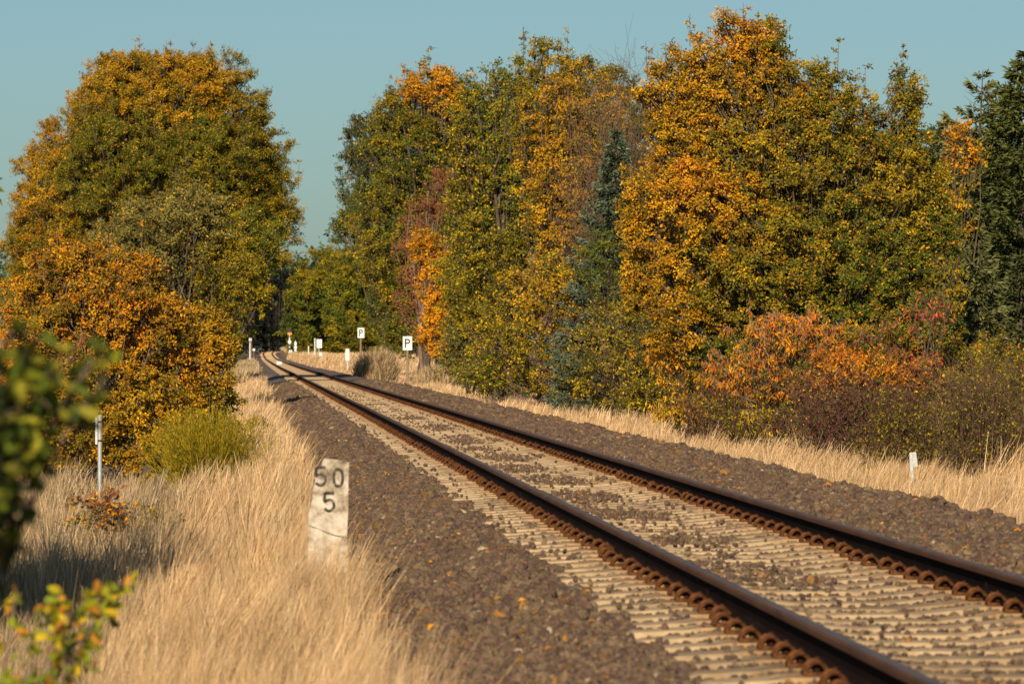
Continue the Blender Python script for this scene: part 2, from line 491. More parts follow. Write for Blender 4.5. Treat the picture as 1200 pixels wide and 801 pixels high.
SW = np.array([.24, .25, .15, .17, .11, .06, .014, .006]); SW = SW / SW.sum()
def stones(g, p, size, rng):
    n = len(p)
    v = ICO[None] * rng.uniform(.72, 1.15, (n, 12, 1))
    v = v * (size[:, None, None] * np.stack([rng.uniform(.8, 1.25, n), rng.uniform(.7, 1.05, n), rng.uniform(.5, .8, n)], -1)[:, None])
    v = np.einsum('nij,nkj->nki', rots(n, rng), v) + p[:, None]
    f = (np.arange(n)[:, None, None] * 12 + ICF[None]).reshape(-1, 3)
    c = SP[rng.choice(len(SP), n, p=SW)] * rng.uniform(.75, 1.25, (n, 1))
    g.add(v.reshape(-1, 3), f, np.repeat(c, 12, 0))
rng = np.random.default_rng(11)
g = Geo()
z = 13.0
pts = []; sz = []
while z < 210:
    s = .037 * (1 + max(0, z - 15) / 80.)
    vis0 = -.052 * z; vis1 = XofPx(1230, z) + .3
    x = np.arange(.35, min(6.35, vis1), s)
    x = x + rng.uniform(-.5, .5, len(x)) * s
    zz = z + rng.uniform(-.5, .5, len(x)) * s
    u = x
    # which places carry stones: shoulders fully; track middle patchy, never on the rail seats
    patch = nz(x, zz * .35, 1.3, 21) + .5 * nz(x, zz, .5, 22)
    ph = ((zz - Z0 + .3) % .6) - .3
    onsl = np.abs(ph) < .15
    shoulder = (u < 1.84 + .06 * nz(x, zz, .6, 31)) | (u > 4.3 + .07 * nz(x, zz, .7, 32))
    mid = np.abs(u - TR) < .55
    cut = .15 + 1.3 * (np.abs(u - TR) / .55) ** 2
    keep = shoulder | (mid & ~onsl) | (mid & onsl & (patch > cut) & (rng.random(len(x)) < .5 * np.clip((190 - z) / 120, .12, 1))) \
        | (~shoulder & ~mid & ~onsl & (np.abs(np.abs(u - TR) - GA) > .09)) | (~shoulder & onsl & (np.abs(np.abs(u - TR) - GA) > .22) & (rng.random(len(x)) < .04))
    if z > 95: keep &= shoulder | onsl
    x, zz, ph, onsl, sh = x[keep], zz[keep], ph[keep], onsl[keep], shoulder[keep]
    zt = bed_z(x, zz) + rng.uniform(-.012, .014, len(x))
    zt = np.where(onsl & ~sh, prof(zz) + LIFT - .19 - .03 * (np.abs(x - TR) < .4) + .006, zt)
    zt = np.where(sh, zt, np.where(onsl, zt, prof(zz) + LIFT + np.interp(np.abs(x - TR), [.22, .5, .56, .98, 1.02, 1.3], [-.222, -.195, -.183, -.183, -.192, -.215]) - .021 - .020 * np.clip((z - 22) / 60, 0, 1) + rng.uniform(-.012, .010, len(x))))
    sizes = np.minimum(s * rng.uniform(.48, .85, len(x)), .085)
    big = rng.random(len(x)) < .07
    sizes = np.where(big, sizes * 1.6, sizes * rng.uniform(.75, 1.05, len(x)))
    sizes = np.where(~sh, np.minimum(sizes * (.75 if z < 60 else .65), .026), sizes)
    pts.append(np.c_[x, zz, zt]); sz.append(sizes)
    z += s * .95
pts = np.concatenate(pts); sz = np.concatenate(sz)
stones(g, pts, sz, rng)
print('stones', len(pts))
tag(g.build('ballast', M['stone']), 'brown and purplish crushed stone ballast beside and between the rails', 'ballast', kind='stuff')

# ------------------------------------------------------------------ plants
PAL = dict(
    gold=[(.54, .27, .010), (.47, .215, .008), (.55, .33, .014), (.27, .17, .012), (.11, .095, .011)],
    orange=[(.66, .28, .010), (.60, .31, .010), (.55, .20, .012), (.30, .16, .015)],
    hazel=[(.60, .245, .010), (.54, .24, .010), (.48, .16, .010), (.56, .30, .012), (.22, .12, .015), (.12, .11, .015)],
    bright=[(.72, .31, .010), (.66, .35, .012), (.60, .22, .012)],
    peach=[(.68, .36, .07), (.68, .31, .02), (.52, .26, .04), (.64, .38, .015), (.16, .12, .02)],
    yellow=[(.62, .38, .012), (.54, .33, .012), (.34, .23, .015)],
    ygreen=[(.23, .19, .011), (.36, .25, .011), (.115, .12, .011), (.07, .08, .011)],
    green=[(.085, .115, .014), (.13, .15, .015), (.05, .07, .012), (.19, .19, .015)],
    dkgreen=[(.045, .065, .017), (.065, .09, .022), (.10, .11, .025), (.04, .055, .022)],
    bluegreen=[(.07, .10, .045), (.09, .12, .05), (.05, .07, .03), (.12, .13, .04)],
    olive=[(.25, .20, .014), (.155, .145, .013), (.36, .25, .013), (.08, .088, .013)],
    greyolive=[(.22, .195, .055), (.16, .155, .045), (.28, .23, .05), (.10, .10, .03)],
    rust=[(.24, .085, .035), (.18, .075, .038), (.30, .11, .03)],
    red=[(.46, .10, .045), (.52, .17, .04), (.36, .07, .045)],
    cherry=[(.56, .20, .010), (.52, .14, .014), (.56, .27, .012), (.30, .10, .016)],
    brown=[(.13, .075, .045), (.17, .10, .055), (.09, .06, .04), (.22, .14, .05)],
    plum=[(.13, .05, .042), (.16, .07, .042), (.09, .04, .032), (.11, .11, .025)],
    broom=[(.17, .15, .010), (.27, .21, .012), (.40, .27, .015)],
)
for k in PAL: PAL[k] = np.array(PAL[k])

def foliage(gl, gb, C, out, pal, rng, cr, leaf, aspect, nleaf, droop, twig_r, bark, ntw=5, spill=.12, other=None, flat=.75):
    """leaves on short twigs that spread from each clump centre C (n,3)"""
    n = len(C)
    tw = unit(out[:, None] * .7 + rng.normal(0, .75, (n, ntw, 3)) + np.array((0, 0, .35)))
    tl = cr * rng.uniform(.55, 1.35, (n, ntw))
    org = (C - out * cr * .35)[:, None].repeat(ntw, 1)
    end = org + tw * tl[..., None] * np.array((1, 1, flat))
    if twig_r > 0:
        gb.sticks(org.reshape(-1, 3), end.reshape(-1, 3), twig_r, twig_r * .4, np.asarray(bark))
    k = rng.integers(0, ntw, (n, nleaf))
    t = rng.uniform(.12, 1.03, (n, nleaf)) ** .8
    o = np.take_along_axis(org, k[..., None].repeat(3, 2), 1); e = np.take_along_axis(end, k[..., None].repeat(3, 2), 1)
    p = o + (e - o) * t[..., None] + rng.normal(0, spill * cr, (n, nleaf, 3))
    d = unit(unit(e - o) * .5 + rng.normal(0, .7, (n, nleaf, 3)) + np.array((0, 0, -droop)))
    nn = unit(rng.normal(0, .75, (n, nleaf, 3)) + out[:, None] * .5 + np.array((-.05, -.15, .5)))
    ci = rng.integers(0, len(pal), n)
    base = pal[ci][:, None] * .65 + pal[rng.integers(0, len(pal), (n, nleaf))] * .35
    if other is not None:
        m = rng.random((n, nleaf)) < other[1]
        base = np.where(m[..., None], other[0][rng.integers(0, len(other[0]), (n, nleaf))], base)
    base = base * rng.uniform(.75, 1.3, (n, nleaf, 1)) * rng.uniform(.72, 1.22, (n, 1, 1))
    L = leaf * rng.uniform(.65, 1.25, n * nleaf)
    gl.leaves(p.reshape(-1, 3), d.reshape(-1, 3), nn.reshape(-1, 3), L, L * aspect, base.reshape(-1, 3))

LEAFCOUNT = [0]
DENS = 1.8
def plant(name, label, cat, Z, bx, lobes, leaf=.1, cr=.32, dens=1.0, nleaf=60, aspect=.6, trunk=.12, stems=1, seed=0, droop=.15,
          group=None, bark=(.10, .08, .06), twig=.006, other=None, spires=0, base_z=None, ntw=5, limb=1.0, inner=.35, spread=.25, limb_share=.22):
    """bx: photo x of the foot; lobes: (px, py, rx, ry, palette[, dZ[, rz]]) crown volumes at distance Z"""
    rng = np.random.default_rng(seed + 77)
    if nleaf > 12: leaf, nleaf = leaf * .86, int(nleaf * 1.4)
    X0 = XofPx(bx, Z)
    zb = float(ground_z(X0, Z)) - .03 if base_z is None else base_z
    root = empty(name, (X0, Z, zb)); tag(root, label, cat, group)
    off = np.array((X0, Z, zb))
    gl, gb, gt = Geo(), Geo(), Geo()
    s = Z / F
    allC = []; 
    for lb in lobes:
        px, py, rx, ry, pal = lb[:5]
        dZ = lb[5] if len(lb) > 5 else 0.
        Zc = Z + dZ
        c = P3(px, py, Zc) - off
        rx *= s; ry *= s
        rz = lb[6] if len(lb) > 6 else (rx * .85 + .1)
        area = 4 * math.pi * (rx * ry + rx * rz + ry * rz) / 3
        n = max(6, int(DENS * dens * area / (math.pi * cr * cr)))
        d = unit(rng.normal(size=(n, 3)))
        d = d[(d[:, 1] < .35) | (rng.random(n) < .45)]
        n = len(d)
        wob = 1 + .13 * np.sin(d[:, 0] * 5 + seed) * np.sin(d[:, 2] * 6 + 2 * seed) + .1 * np.sin(d[:, 2] * 11 + d[:, 0] * 9)
        rr = np.where(rng.random(n) < 1 - inner, rng.uniform(.78, 1.0, n), rng.uniform(.35, .8, n)) * wob
        gap = np.sin(d[:, 0] * 7 + seed) * np.sin(d[:, 2] * 8 + 1.7 * seed) + .5 * np.sin(d[:, 0] * 15 + d[:, 2] * 13 + seed)
        kp = ~((gap < -.7) & (rr > .7)); d, rr = d[kp], rr[kp]; n = len(d)
        C = c + d * rr[:, None] * np.array((rx - cr * .45, rz, ry - cr * .45))
        C[:, 2] = np.maximum(C[:, 2], .12)
        out = unit(d * np.array((1, 1, .9)) + np.array((0, 0, .25)))
        foliage(gl, gb, C, out, PAL[pal] if isinstance(pal, str) else pal, rng, cr, leaf, aspect, nleaf, droop, twig, bark, ntw, other=other)
        allC.append(C)
        if spires:
            m = max(1, int(spires * rx * rz * 1.6))
            a = rng.uniform(0, 6.28, m); q = np.sqrt(rng.random(m)) * .85
            tx = np.c_[np.cos(a) * q * rx, np.sin(a) * q * rz, np.sqrt(1 - q * q) * ry] + c
            h = rng.uniform(.5, 1.6, m) * cr
            gb.sticks(tx - np.array((0, 0, cr * .8)), tx + h[:, None] * np.array((0, 0, 1.25)) + rng.normal(0, cr * .1, (m, 3)), twig * 1.3, twig * .5, np.asarray(bark))
            st = np.repeat(np.linspace(0, 1, 3)[None], m, 0)
            cc = (tx[:, None] + st[..., None] * h[:, None, None] * np.array((0, 0, 1.)) + rng.normal(0, cr * .12, (m, 3, 3))).reshape(-1, 3)
            foliage(gl, gb, cc, np.tile([[0, 0, 1.]], (len(cc), 1)), PAL[pal] if isinstance(pal, str) else pal, rng, cr * .42, leaf, aspect, max(8, nleaf // 6), droop, twig, bark, 4, other=other)
    C = np.concatenate(allC)
    LEAFCOUNT[0] += len(C) * nleaf
    top = C[:, 2].max()
    # stems and the limbs that carry the clumps
    for k in range(stems):
        a = rng.uniform(0, 6.28); lean = spread * (k > 0) + .06
        cx = C[:, :2].mean(0)
        hh = top * (rng.uniform(.72, .9) if stems == 1 else rng.uniform(.45, .68))
        t = np.linspace(0, 1, 9)[:, None]
        pth = np.c_[cx[0] * t ** 1.5, cx[1] * t ** 1.5, t * hh] + np.c_[np.sin(t * 7 + a) * .02 * hh, np.cos(t * 6 + a) * .02 * hh, t * 0]
        if stems > 1:
            pth[:, :2] += np.c_[np.cos(a) * t, np.sin(a) * t] * hh * lean * .9 + np.array((math.cos(a), math.sin(a))) * .12
        rad = trunk * (1 - t[:, 0]) ** .8 + trunk * .08
        rad[0] *= 1.35
        gt.tube(pth, rad, 8, np.asarray(bark))
        sel = C[k::stems]
        near = rng.random(len(sel)) < min(limb_share, 34 / max(1, len(sel)))
        h0 = np.clip(sel[:, 2] * rng.uniform(.3, .75, len(sel)), .05, hh)
        i0 = h0 / hh
        A = np.stack([np.interp(i0, t[:, 0], pth[:, j]) for j in range(3)], 1)
        B = A * .45 + sel * .55 + np.c_[rng.normal(0, .12, (len(sel), 2)) * cr, -np.abs(sel[:, 2] - A[:, 2]) * .12]
        L = np.linalg.norm(sel - A, axis=1)
        r0 = np.minimum(.008 * L + .003, trunk * .4) * limb * np.where(near, 1., .45)
        B = np.where(near[:, None], B, sel + (A - sel) * .16)
        A, Bn, Sn, rn = A[near], B[near], sel[near], r0[near]
        K1 = A * .6 + Bn * .4 + rng.normal(0, .05, Bn.shape) * L[near, None]; K2 = Bn * .5 + Sn * .5 + rng.normal(0, .04, Bn.shape) * L[near, None]
        for q0, q1, f0, f1 in ((A, K1, 1., .85), (K1, Bn, .85, .7), (Bn, K2, .7, .5), (K2, Sn, .5, .3)):
            gt.sticks(q0, q1, rn * f0, rn * f1, np.asarray(bark))
        far_ = ~near
        gt.sticks(B[far_], sel[far_], r0[far_] * .8, r0[far_] * .4, np.asarray(bark))
    gt.v += gb.v; gt.c += gb.c; gt.f += [f + gt.n for f in gb.f]; gt.n += gb.n
    gt.build('trunk' if stems == 1 else 'stems', M['bark'], root)
    gl.build('crown' if stems == 1 else 'foliage', M['leaf'], root)
    return root

def brush(name, label, cat, Z, bx, w_px, top_py, n, seed, group=None, bark=(.13, .08, .06), leaf=0, pal='brown', nl=6, rad=.006, fan=.5, dZ=.8, levels=2):
    """a many-stemmed shrub of mostly bare rods"""
    rng = np.random.default_rng(seed)
    X0 = XofPx(bx, Z); zb = float(ground_z(X0, Z)) - .03
    root = empty(name, (X0, Z, zb)); tag(root, label, cat, group)
    gb, gl = Geo(), Geo()
    W = w_px * Z / F / 2; Ht = P3(bx, top_py, Z)[2] - zb
    a = rng.uniform(0, 6.28, n)
    foot = np.c_[rng.normal(0, W * .3, n), rng.normal(0, dZ * .3, n), np.zeros(n)]
    ln = Ht * rng.uniform(.45, 1.0, n)
    side = np.c_[rng.uniform(-1, 1, n) * W, rng.uniform(-1, 1, n) * dZ * .6, np.zeros(n)] * fan * 1.3
    p = foot; ends = []
    for k in range(5):
        t1 = (k + 1) / 5
        q = foot + side * t1 ** 1.4 + np.c_[np.zeros((n, 2)), ln * (t1 - .12 * t1 * t1)] + rng.normal(0, .02 * Ht, (n, 3)) * (k > 0)
        gb.sticks(p, q, rad * (1 - .75 * k / 5), rad * (1 - .75 * t1) + .0012, np.asarray(bark) * rng.uniform(.7, 1.4))
        ends.append((p, q)); p = q
    for lv in range(levels):
        new = []
        for k, (pa, pb) in enumerate(ends[1:] if lv == 0 else ends):
            for r in range(3 if lv == 0 else 2):
                t = rng.random((len(pa), 1)); b0 = pa + (pb - pa) * t
                dd = unit(unit(pb - pa) + rng.normal(0, .55, pa.shape)); L = Ht * rng.uniform(.06, .2, (len(pa), 1)) * (1 - .4 * lv)
                b1 = b0 + dd * L
                gb.sticks(b0, b1, rad * .45 * (1 - .4 * lv), rad * .2, np.asarray(bark) * rng.uniform(.7, 1.5))
                new.append((b0, b1))
        ends = new
        if len(ends) > 16: break
    if leaf:
        E = np.concatenate([e[1] for e in ends]); O = np.concatenate([e[0] for e in ends])
        m = rng.integers(0, len(E), int(len(E) * nl))
        pp = O[m] + (E[m] - O[m]) * rng.random((len(m), 1)) + rng.normal(0, leaf * .3, (len(m), 3))
        d = unit(rng.normal(0, .7, (len(m), 3)) + np.array((0, 0, -.5)))
        nn = unit(rng.normal(0, .6, (len(m), 3)) + np.array((-.1, -.6, .4)))
        P_ = PAL[pal]; c = P_[rng.integers(0, len(P_), len(m))] * rng.uniform(.7, 1.3, (len(m), 1))
        L = leaf * rng.uniform(.6, 1.2, len(m))
        gl.leaves(pp, d, nn, L, L * .5, c)
        gl.build('foliage', M['leaf'], root)
    gb.build('stems', M['bark'], root)
    return root

def conifer(name, label, Z, bx, top_py, w_px, seed, group=None, col=(.035, .055, .03), tip=(.07, .10, .05), n_wh=None, blade=.09, dens=1.0, low=.0, bare_top=0., droop=.25, fade=.9):
    rng = np.random.default_rng(seed)
    X0 = XofPx(bx, Z); zb = float(ground_z(X0, Z)) - .03
    root = empty(name, (X0, Z, zb)); tag(root, label, 'conifer', group)
    Ht = P3(bx, top_py, Z)[2] - zb; R = w_px * Z / F / 2
    gt, gl = Geo(), Geo()
    t = np.linspace(0, 1, 9)
    gt.tube(np.c_[.01 * Ht * np.sin(t * 5 + seed), t * 0, t * Ht], .016 * Ht * (1 - t) + .008, 7, np.array((.11, .085, .065)))
    step = max(blade * 1.1, Ht / 90)
    nwh = n_wh or int(Ht * (1 - low) / step)
    cols, pp, dd, nn, LL = [], [], [], [], []
    col = np.array(col); tip = np.array(tip)
    for i in range(nwh):
        h = low + (1 - low) * (i + rng.random()) / nwh
        rr = R * min(1, (1 - h) ** fade * 1.05 + .015) * (1 if h > .12 else .8 + h)
        nb = int(rng.integers(6, 9))
        for b in range(nb):
            a = rng.uniform(0, 6.28)
            L = rr * rng.uniform(.7, 1.1)
            if L < .02: continue
            dirh = np.array((math.cos(a), math.sin(a), 0))
            up = .45 * h - droop * (1 - h) + rng.normal(0, .08)
            tt = np.linspace(0, 1, 5)
            path = np.array([(0, 0, h * Ht)]) + dirh * L * tt[:, None] + np.array((0, 0, 1)) * (L * (up * tt + .22 * tt ** 2))[:, None]
            gt.sticks(path[:-1], path[1:], (.010 * L + .003) * (1 - tt[:-1] * .7), (.010 * L + .003) * (1 - tt[1:] * .7), np.array((.09, .065, .05)))
            if h > 1 - bare_top and rng.random() < .8: continue
            m = int(dens * (10 + 90 * (L / max(R, .1)) * (R / max(blade * 14, .01))))
            u = rng.random(m) ** .7
            q = np.stack([np.interp(u, tt, path[:, k]) for k in range(3)], 1)
            lat = np.cross(dirh, (0, 0, 1.))
            sd = rng.uniform(-1, 1, m) * L * .30 * (1.05 - u)
            q = q + lat * sd[:, None] + np.c_[np.zeros((m, 2)), -np.abs(sd) * .35 + rng.normal(0, .02 * L, m)]
            d = unit(dirh + lat * np.sign(sd)[:, None] * .8 + rng.normal(0, .45, (m, 3)) + np.array((0, 0, .1)))
            pp.append(q); dd.append(d); nn.append(unit(rng.normal(0, .6, (m, 3)) + np.array((0, -.3, .7))))
            f = np.clip(u * 1.1, 0, 1)[:, None] ** 2 * rng.uniform(.3, 1, (m, 1))
            cols.append((col * (1 - f) + tip * f) * rng.uniform(.75, 1.3, (m, 1)))
    p = np.concatenate(pp); L = blade * rng.uniform(.7, 1.5, len(p))
    gl.leaves(p, np.concatenate(dd), np.concatenate(nn), L, L * .28, np.concatenate(cols))
    LEAFCOUNT[0] += len(p)
    gt.build('trunk', M['bark'], root)
    gl.build('needles', M['needle'], root)
    return root

# ---- left of the line
plant('broadleaf_tree', 'tallest tree on the left with golden top and green middle', 'tree', 245, 150,
      [(85, 270, 82, 110, 'gold', .5), (175, 120, 95, 62, 'gold', -.5), (70, 350, 70, 90, 'olive', 1), (290, 260, 58, 80, 'ygreen', -.5), (180, 200, 135, 110, 'olive', 1), (175, 270, 160, 110, 'olive', 1), (140, 125, 60, 58, 'gold'), (225, 115, 66, 56, 'gold'), (300, 190, 36, 56, 'ygreen'), (175, 150, 90, 92, 'olive'), (100, 205, 72, 92, 'gold', 2), (45, 250, 42, 90, 'gold', 3), (250, 150, 78, 90, 'ygreen', 1), (150, 195, 85, 80, 'green', -3.2, 2.4), (240, 190, 70, 60, 'green', -3.0, 2.2), (225, 230, 95, 95, 'olive', -1.5),
       (295, 215, 55, 90, 'ygreen', 0), (318, 250, 42, 60, 'ygreen', 0), (60, 320, 60, 90, 'olive', 1), (225, 90, 38, 30, 'gold', 0), (145, 85, 42, 30, 'gold', 0)],
      leaf=.108, cr=.55, nleaf=145, dens=1.4, trunk=.34, seed=1, twig=.012, spires=.16, other=(PAL['gold'], .24))
plant('roadside_tree', 'green and yellow tree hanging over the dark end of the line on the left', 'tree', 215, 268,
      [(277, 330, 45, 80, 'ygreen'), (298, 280, 45, 48, 'green'), (250, 385, 40, 60, 'ygreen'), (250, 300, 60, 60, 'olive')],
      leaf=.12, cr=.48, nleaf=95, dens=1.25, trunk=.2, seed=2, twig=.01, other=(PAL['yellow'], .15))
plant('willow_shrub', 'grey green rounded willow between the orange bush and the tall tree', 'tree', 130, 195,
      [(200, 285, 78, 72, 'greyolive'), (255, 330, 52, 80, 'olive'), (150, 300, 62, 55, 'greyolive'), (225, 250, 50, 42, 'greyolive'), (225, 380, 60, 80, 'ygreen', 2)],
      leaf=.10, cr=.36, nleaf=80, dens=1.3, trunk=.1, stems=4, seed=3, twig=.007, aspect=.45, other=(PAL['gold'], .14), spires=.4)
plant('hazel_bush', 'big orange leaved bush behind the metal post on the left', 'bush', 62, 120,
      [(110, 400, 110, 115, 'hazel', .3), (60, 350, 60, 60, 'hazel'), (125, 370, 100, 92, 'hazel'), (60, 420, 75, 110, 'hazel'), (190, 420, 62, 90, 'hazel', .5), (95, 480, 92, 80, 'gold', -.4), (175, 500, 75, 72, 'gold', -.6), (20, 500, 50, 80, 'hazel'), (95, 310, 45, 38, 'hazel')],
      leaf=.050, cr=.17, nleaf=72, dens=1.15, trunk=.022, stems=7, seed=4, twig=.004, aspect=.62, spires=2.0, bark=(.16, .12, .10), other=(PAL['olive'], .16))
plant('yellow_shrub', 'yellow shrub spilling towards the ballast right of the orange bush', 'bush', 72, 235,
      [(235, 420, 50, 72, 'gold'), (250, 480, 42, 62, 'ygreen'), (215, 500, 55, 62, 'gold')],
      leaf=.058, cr=.18, nleaf=62, dens=1.1, trunk=.02, stems=5, seed=5, twig=.004, other=(PAL['orange'], .2), spires=2)
plant('bramble', 'small red and green bramble standing in the grass before the metal post', 'bramble', 45, 130,
      [(120, 592, 42, 26, 'rust'), (165, 610, 45, 20, 'olive'), (95, 612, 34, 18, 'ygreen'), (130, 610, 50, 20, 'brown')],
      leaf=.05, cr=.12, nleaf=9, dens=.8, trunk=.008, stems=5, seed=6, twig=.003, other=(PAL['orange'], .3), base_z=None)

def broom():
    rng = np.random.default_rng(9)
    Z = 57.; X0 = XofPx(243, Z); zb = float(ground_z(X0, Z))
    root = empty('broom_bush', (X0, Z, zb)); tag(root, 'bright green broom bush with thin upright shoots before the yellow shrub', 'bush')
    g = Geo(); g2 = Geo()
    n = 900
    foot = rng.normal(0, .06, (n, 3)) * (1, 1, 0)
    d = unit(np.c_[rng.normal(0, .42, (n, 2)), np.ones(n)])
    L = rng.uniform(.5, 1.25, n)[:, None]
    mid = foot + d * L * .5; end = mid + unit(d + rng.normal(0, .15, (n, 3)) + (0, 0, .2)) * L * .5
    c = PAL['broom'][rng.integers(0, 3, n)] * rng.uniform(.6, 1.2, (n, 1))
    g2.sticks(foot, mid, .003, .0025, c); g2.sticks(mid, end, .0025, .0015, c)
    m = 16000; k = rng.integers(0, n, m); t = rng.uniform(.1, 1, (m, 1))
    p = mid[k] + (end[k] - mid[k]) * t + rng.normal(0, .025, (m, 3))
    dd = unit(d[k] + rng.normal(0, .35, (m, 3)))
    g.leaves(p, dd, unit(rng.normal(0, 1, (m, 3))), rng.uniform(.03, .075, m), .009, PAL['broom'][rng.integers(0, 3, m)] * rng.uniform(.7, 1.3, (m, 1)))
    g2.build('stems', M['grass'], root); g.build('foliage', M['leaf'], root)
broom()

# ---- right of the line, from near to far
plant('oak_tree', 'tallest orange and green oak on the right with twin tops', 'tree', 86, 960,
      [(795, 130, 55, 80, 'gold', .2), (965, 135, 50, 70, 'olive', .2), (1060, 185, 48, 70, 'olive', .2), (870, 190, 110, 120, 'olive', .3), (960, 260, 120, 120, 'olive', .4), (1035, 200, 62, 70, 'ygreen', .3), (1050, 300, 70, 90, 'green', .3), (880, 300, 130, 110, 'green', .5), (860, 110, 75, 95, 'gold'), (905, 75, 45, 62, 'olive'), (810, 150, 62, 90, 'gold'), (960, 190, 95, 105, 'olive'), (830, 260, 92, 90, 'gold', -.4), (815, 230, 50, 50, 'orange', -.8), (880, 60, 45, 45, 'orange', 0), (1045, 240, 68, 95, 'olive'), (1062, 115, 26, 58, 'olive'),
       (900, 320, 105, 95, 'olive', -.5), (1010, 330, 96, 92, 'green', -.3), (1095, 300, 36, 70, 'green', 0), (930, 140, 40, 60, 'gold', 0), (800, 370, 62, 60, 'gold', -.4), (1085, 330, 45, 60, 'ygreen'), (1095, 240, 34, 60, 'olive', .5), (748, 250, 26, 60, 'gold', -.2), (752, 330, 28, 50, 'gold', -.2), (1015, 400, 90, 60, 'green', 0), (880, 400, 95, 55, 'green', 0)],
      leaf=.066, cr=.23, nleaf=64, dens=1.35, trunk=.14, seed=12, twig=.006, aspect=.62, spires=1.2, other=(PAL['orange'], .12), inner=.45, limb=.8)
plant('oak_sapling', 'sparse orange sprig of a tree between the twin topped oak and the spruces', 'tree', 92, 1120,
      [(1125, 175, 32, 40, 'orange'), (1115, 240, 35, 60, 'gold'), (1110, 330, 30, 70, 'ygreen')], leaf=.10, cr=.22, nleaf=16, dens=.8, trunk=.05, seed=13, twig=.006)
plant('cherry_tree', 'young cherry with long drooping orange leaves before the oak', 'tree', 78, 886,
      [(915, 395, 70, 34, 'cherry'), (880, 435, 66, 40, 'cherry', 0), (970, 410, 45, 46, 'cherry'), (945, 455, 60, 36, 'cherry'), (905, 490, 45, 26, 'yellow'), (960, 500, 40, 20, 'cherry')],
      leaf=.095, cr=.16, nleaf=12, dens=.85, trunk=.028, seed=14, twig=.005, aspect=.33, droop=1.4, bark=(.24, .19, .15), inner=.5, spires=1)
plant('cherry_bush', 'low yellow orange bush with drooping leaves left of the young cherry', 'bush', 86, 815,
      [(820, 440, 62, 45, 'gold'), (805, 480, 58, 30, 'yellow'), (780, 410, 42, 34, 'orange'), (860, 470, 40, 36, 'olive')],
      leaf=.10, cr=.17, nleaf=17, dens=.8, trunk=.02, stems=5, seed=15, twig=.004, aspect=.36, droop=1.1, other=(PAL['orange'], .3), inner=.5)
plant('red_sapling', 'thin sapling with scattered red leaves above the brown thicket', 'tree', 72, 1085,
      [(1080, 370, 50, 40, 'red'), (1110, 330, 35, 50, 'ygreen'), (1040, 400, 45, 40, 'rust')], leaf=.095, cr=.2, nleaf=5, dens=.5, trunk=.02, seed=16, twig=.004, aspect=.34, droop=1.2, inner=.6)
for i, (bx, Z, wpx, top, n, lf, pal, nl, lab) in enumerate([
        (860, 84, 150, 425, 70, .05, 'plum', 1.0, 'tangle of brown twigs under the low yellow orange bush'),
        (1010, 69, 170, 428, 95, .05, 'plum', 1.4, 'dark red brown thicket right of the young cherry'),
        (1075, 66, 150, 440, 90, .045, 'ygreen', .8, 'brown thicket flecked with yellow behind the leaning white marker'),
        (1150, 64, 120, 402, 110, .045, 'olive', .5, 'bare fan of upright brown rods at the right end of the thicket'),
        (940, 78, 190, 375, 80, .055, 'olive', 1.2, 'olive thicket behind the young cherry'),
        (1195, 70, 120, 380, 50, .05, 'ygreen', .8, 'yellow green shrub at the right edge beside the meadow')]):
    brush('thicket', lab, 'shrub', Z, bx, wpx, top, int(n * 1.6), 40 + i, 'thickets along the right verge', leaf=lf, pal=pal, nl=nl * 2.6, bark=(.075, .04, .03) if i != 3 else (.10, .06, .042))
plant('spindle_bush', 'leafy green bush with red and yellow leaves above the dark red thicket', 'bush', 75, 1050,
      [(1040, 400, 62, 50, 'ygreen'), (1090, 380, 50, 55, 'green'), (1000, 430, 52, 40, 'cherry'), (1065, 430, 45, 36, 'red'), (1120, 430, 55, 50, 'ygreen', 1), (1170, 430, 50, 50, 'olive', 3)],
      leaf=.066, cr=.19, nleaf=30, dens=1.1, trunk=.02, stems=6, seed=33, twig=.004, other=(PAL['cherry'], .2), inner=.5)
plant('low_shrub', 'dense low red brown shrub filling the foot of the thicket', 'bush', 70.5, 1040,
      [(1000, 470, 80, 55, 'plum'), (1070, 460, 60, 60, 'rust'), (930, 495, 60, 30, 'plum', 6), (1140, 440, 60, 60, 'olive', 2.5), (850, 480, 60, 28, 'olive', 14), (1030, 440, 60, 40, 'cherry', -.3), (980, 500, 60, 22, 'rust', 2)],
      leaf=.055, cr=.2, nleaf=28, dens=.85, trunk=.02, stems=6, seed=17, twig=.004, other=(PAL['yellow'], .16), inner=.5)

conifer('spruce_tree', 'tall dark spruce at the right edge of the picture', 108, 1200, 62, 330, 51, col=(.06, .075, .022), tip=(.14, .155, .04), blade=.15, dens=2.2)
conifer('spruce_tree', 'spruce with a thin bare top left of the tall dark one', 112, 1150, 82, 320, 52, col=(.11, .11, .03), tip=(.22, .20, .055), blade=.15, dens=2.0, bare_top=.14)
conifer('spruce_tree', 'small grey green spruce low before the two tall ones', 92, 1145, 262, 130, 53, col=(.09, .10, .035), tip=(.19, .19, .075), blade=.12, dens=2.0)
conifer('spruce_tree', 'broad olive spruce partly hidden behind the orange sprig', 128, 1108, 146, 300, 56, col=(.09, .10, .035), tip=(.19, .19, .065), blade=.16, dens=1.8)
conifer('spruce_tree', 'short spruce at the right edge below the tall dark one', 95, 1195, 300, 120, 54, col=(.06, .07, .025), tip=(.12, .13, .05), blade=.12, dens=2.0)
conifer('blue_spruce', 'blue grey spruce half hidden left of the orange oak', 126, 722, 155, 190, 55, col=(.05, .072, .032), tip=(.17, .21, .14), blade=.12, dens=1.8, droop=.1)
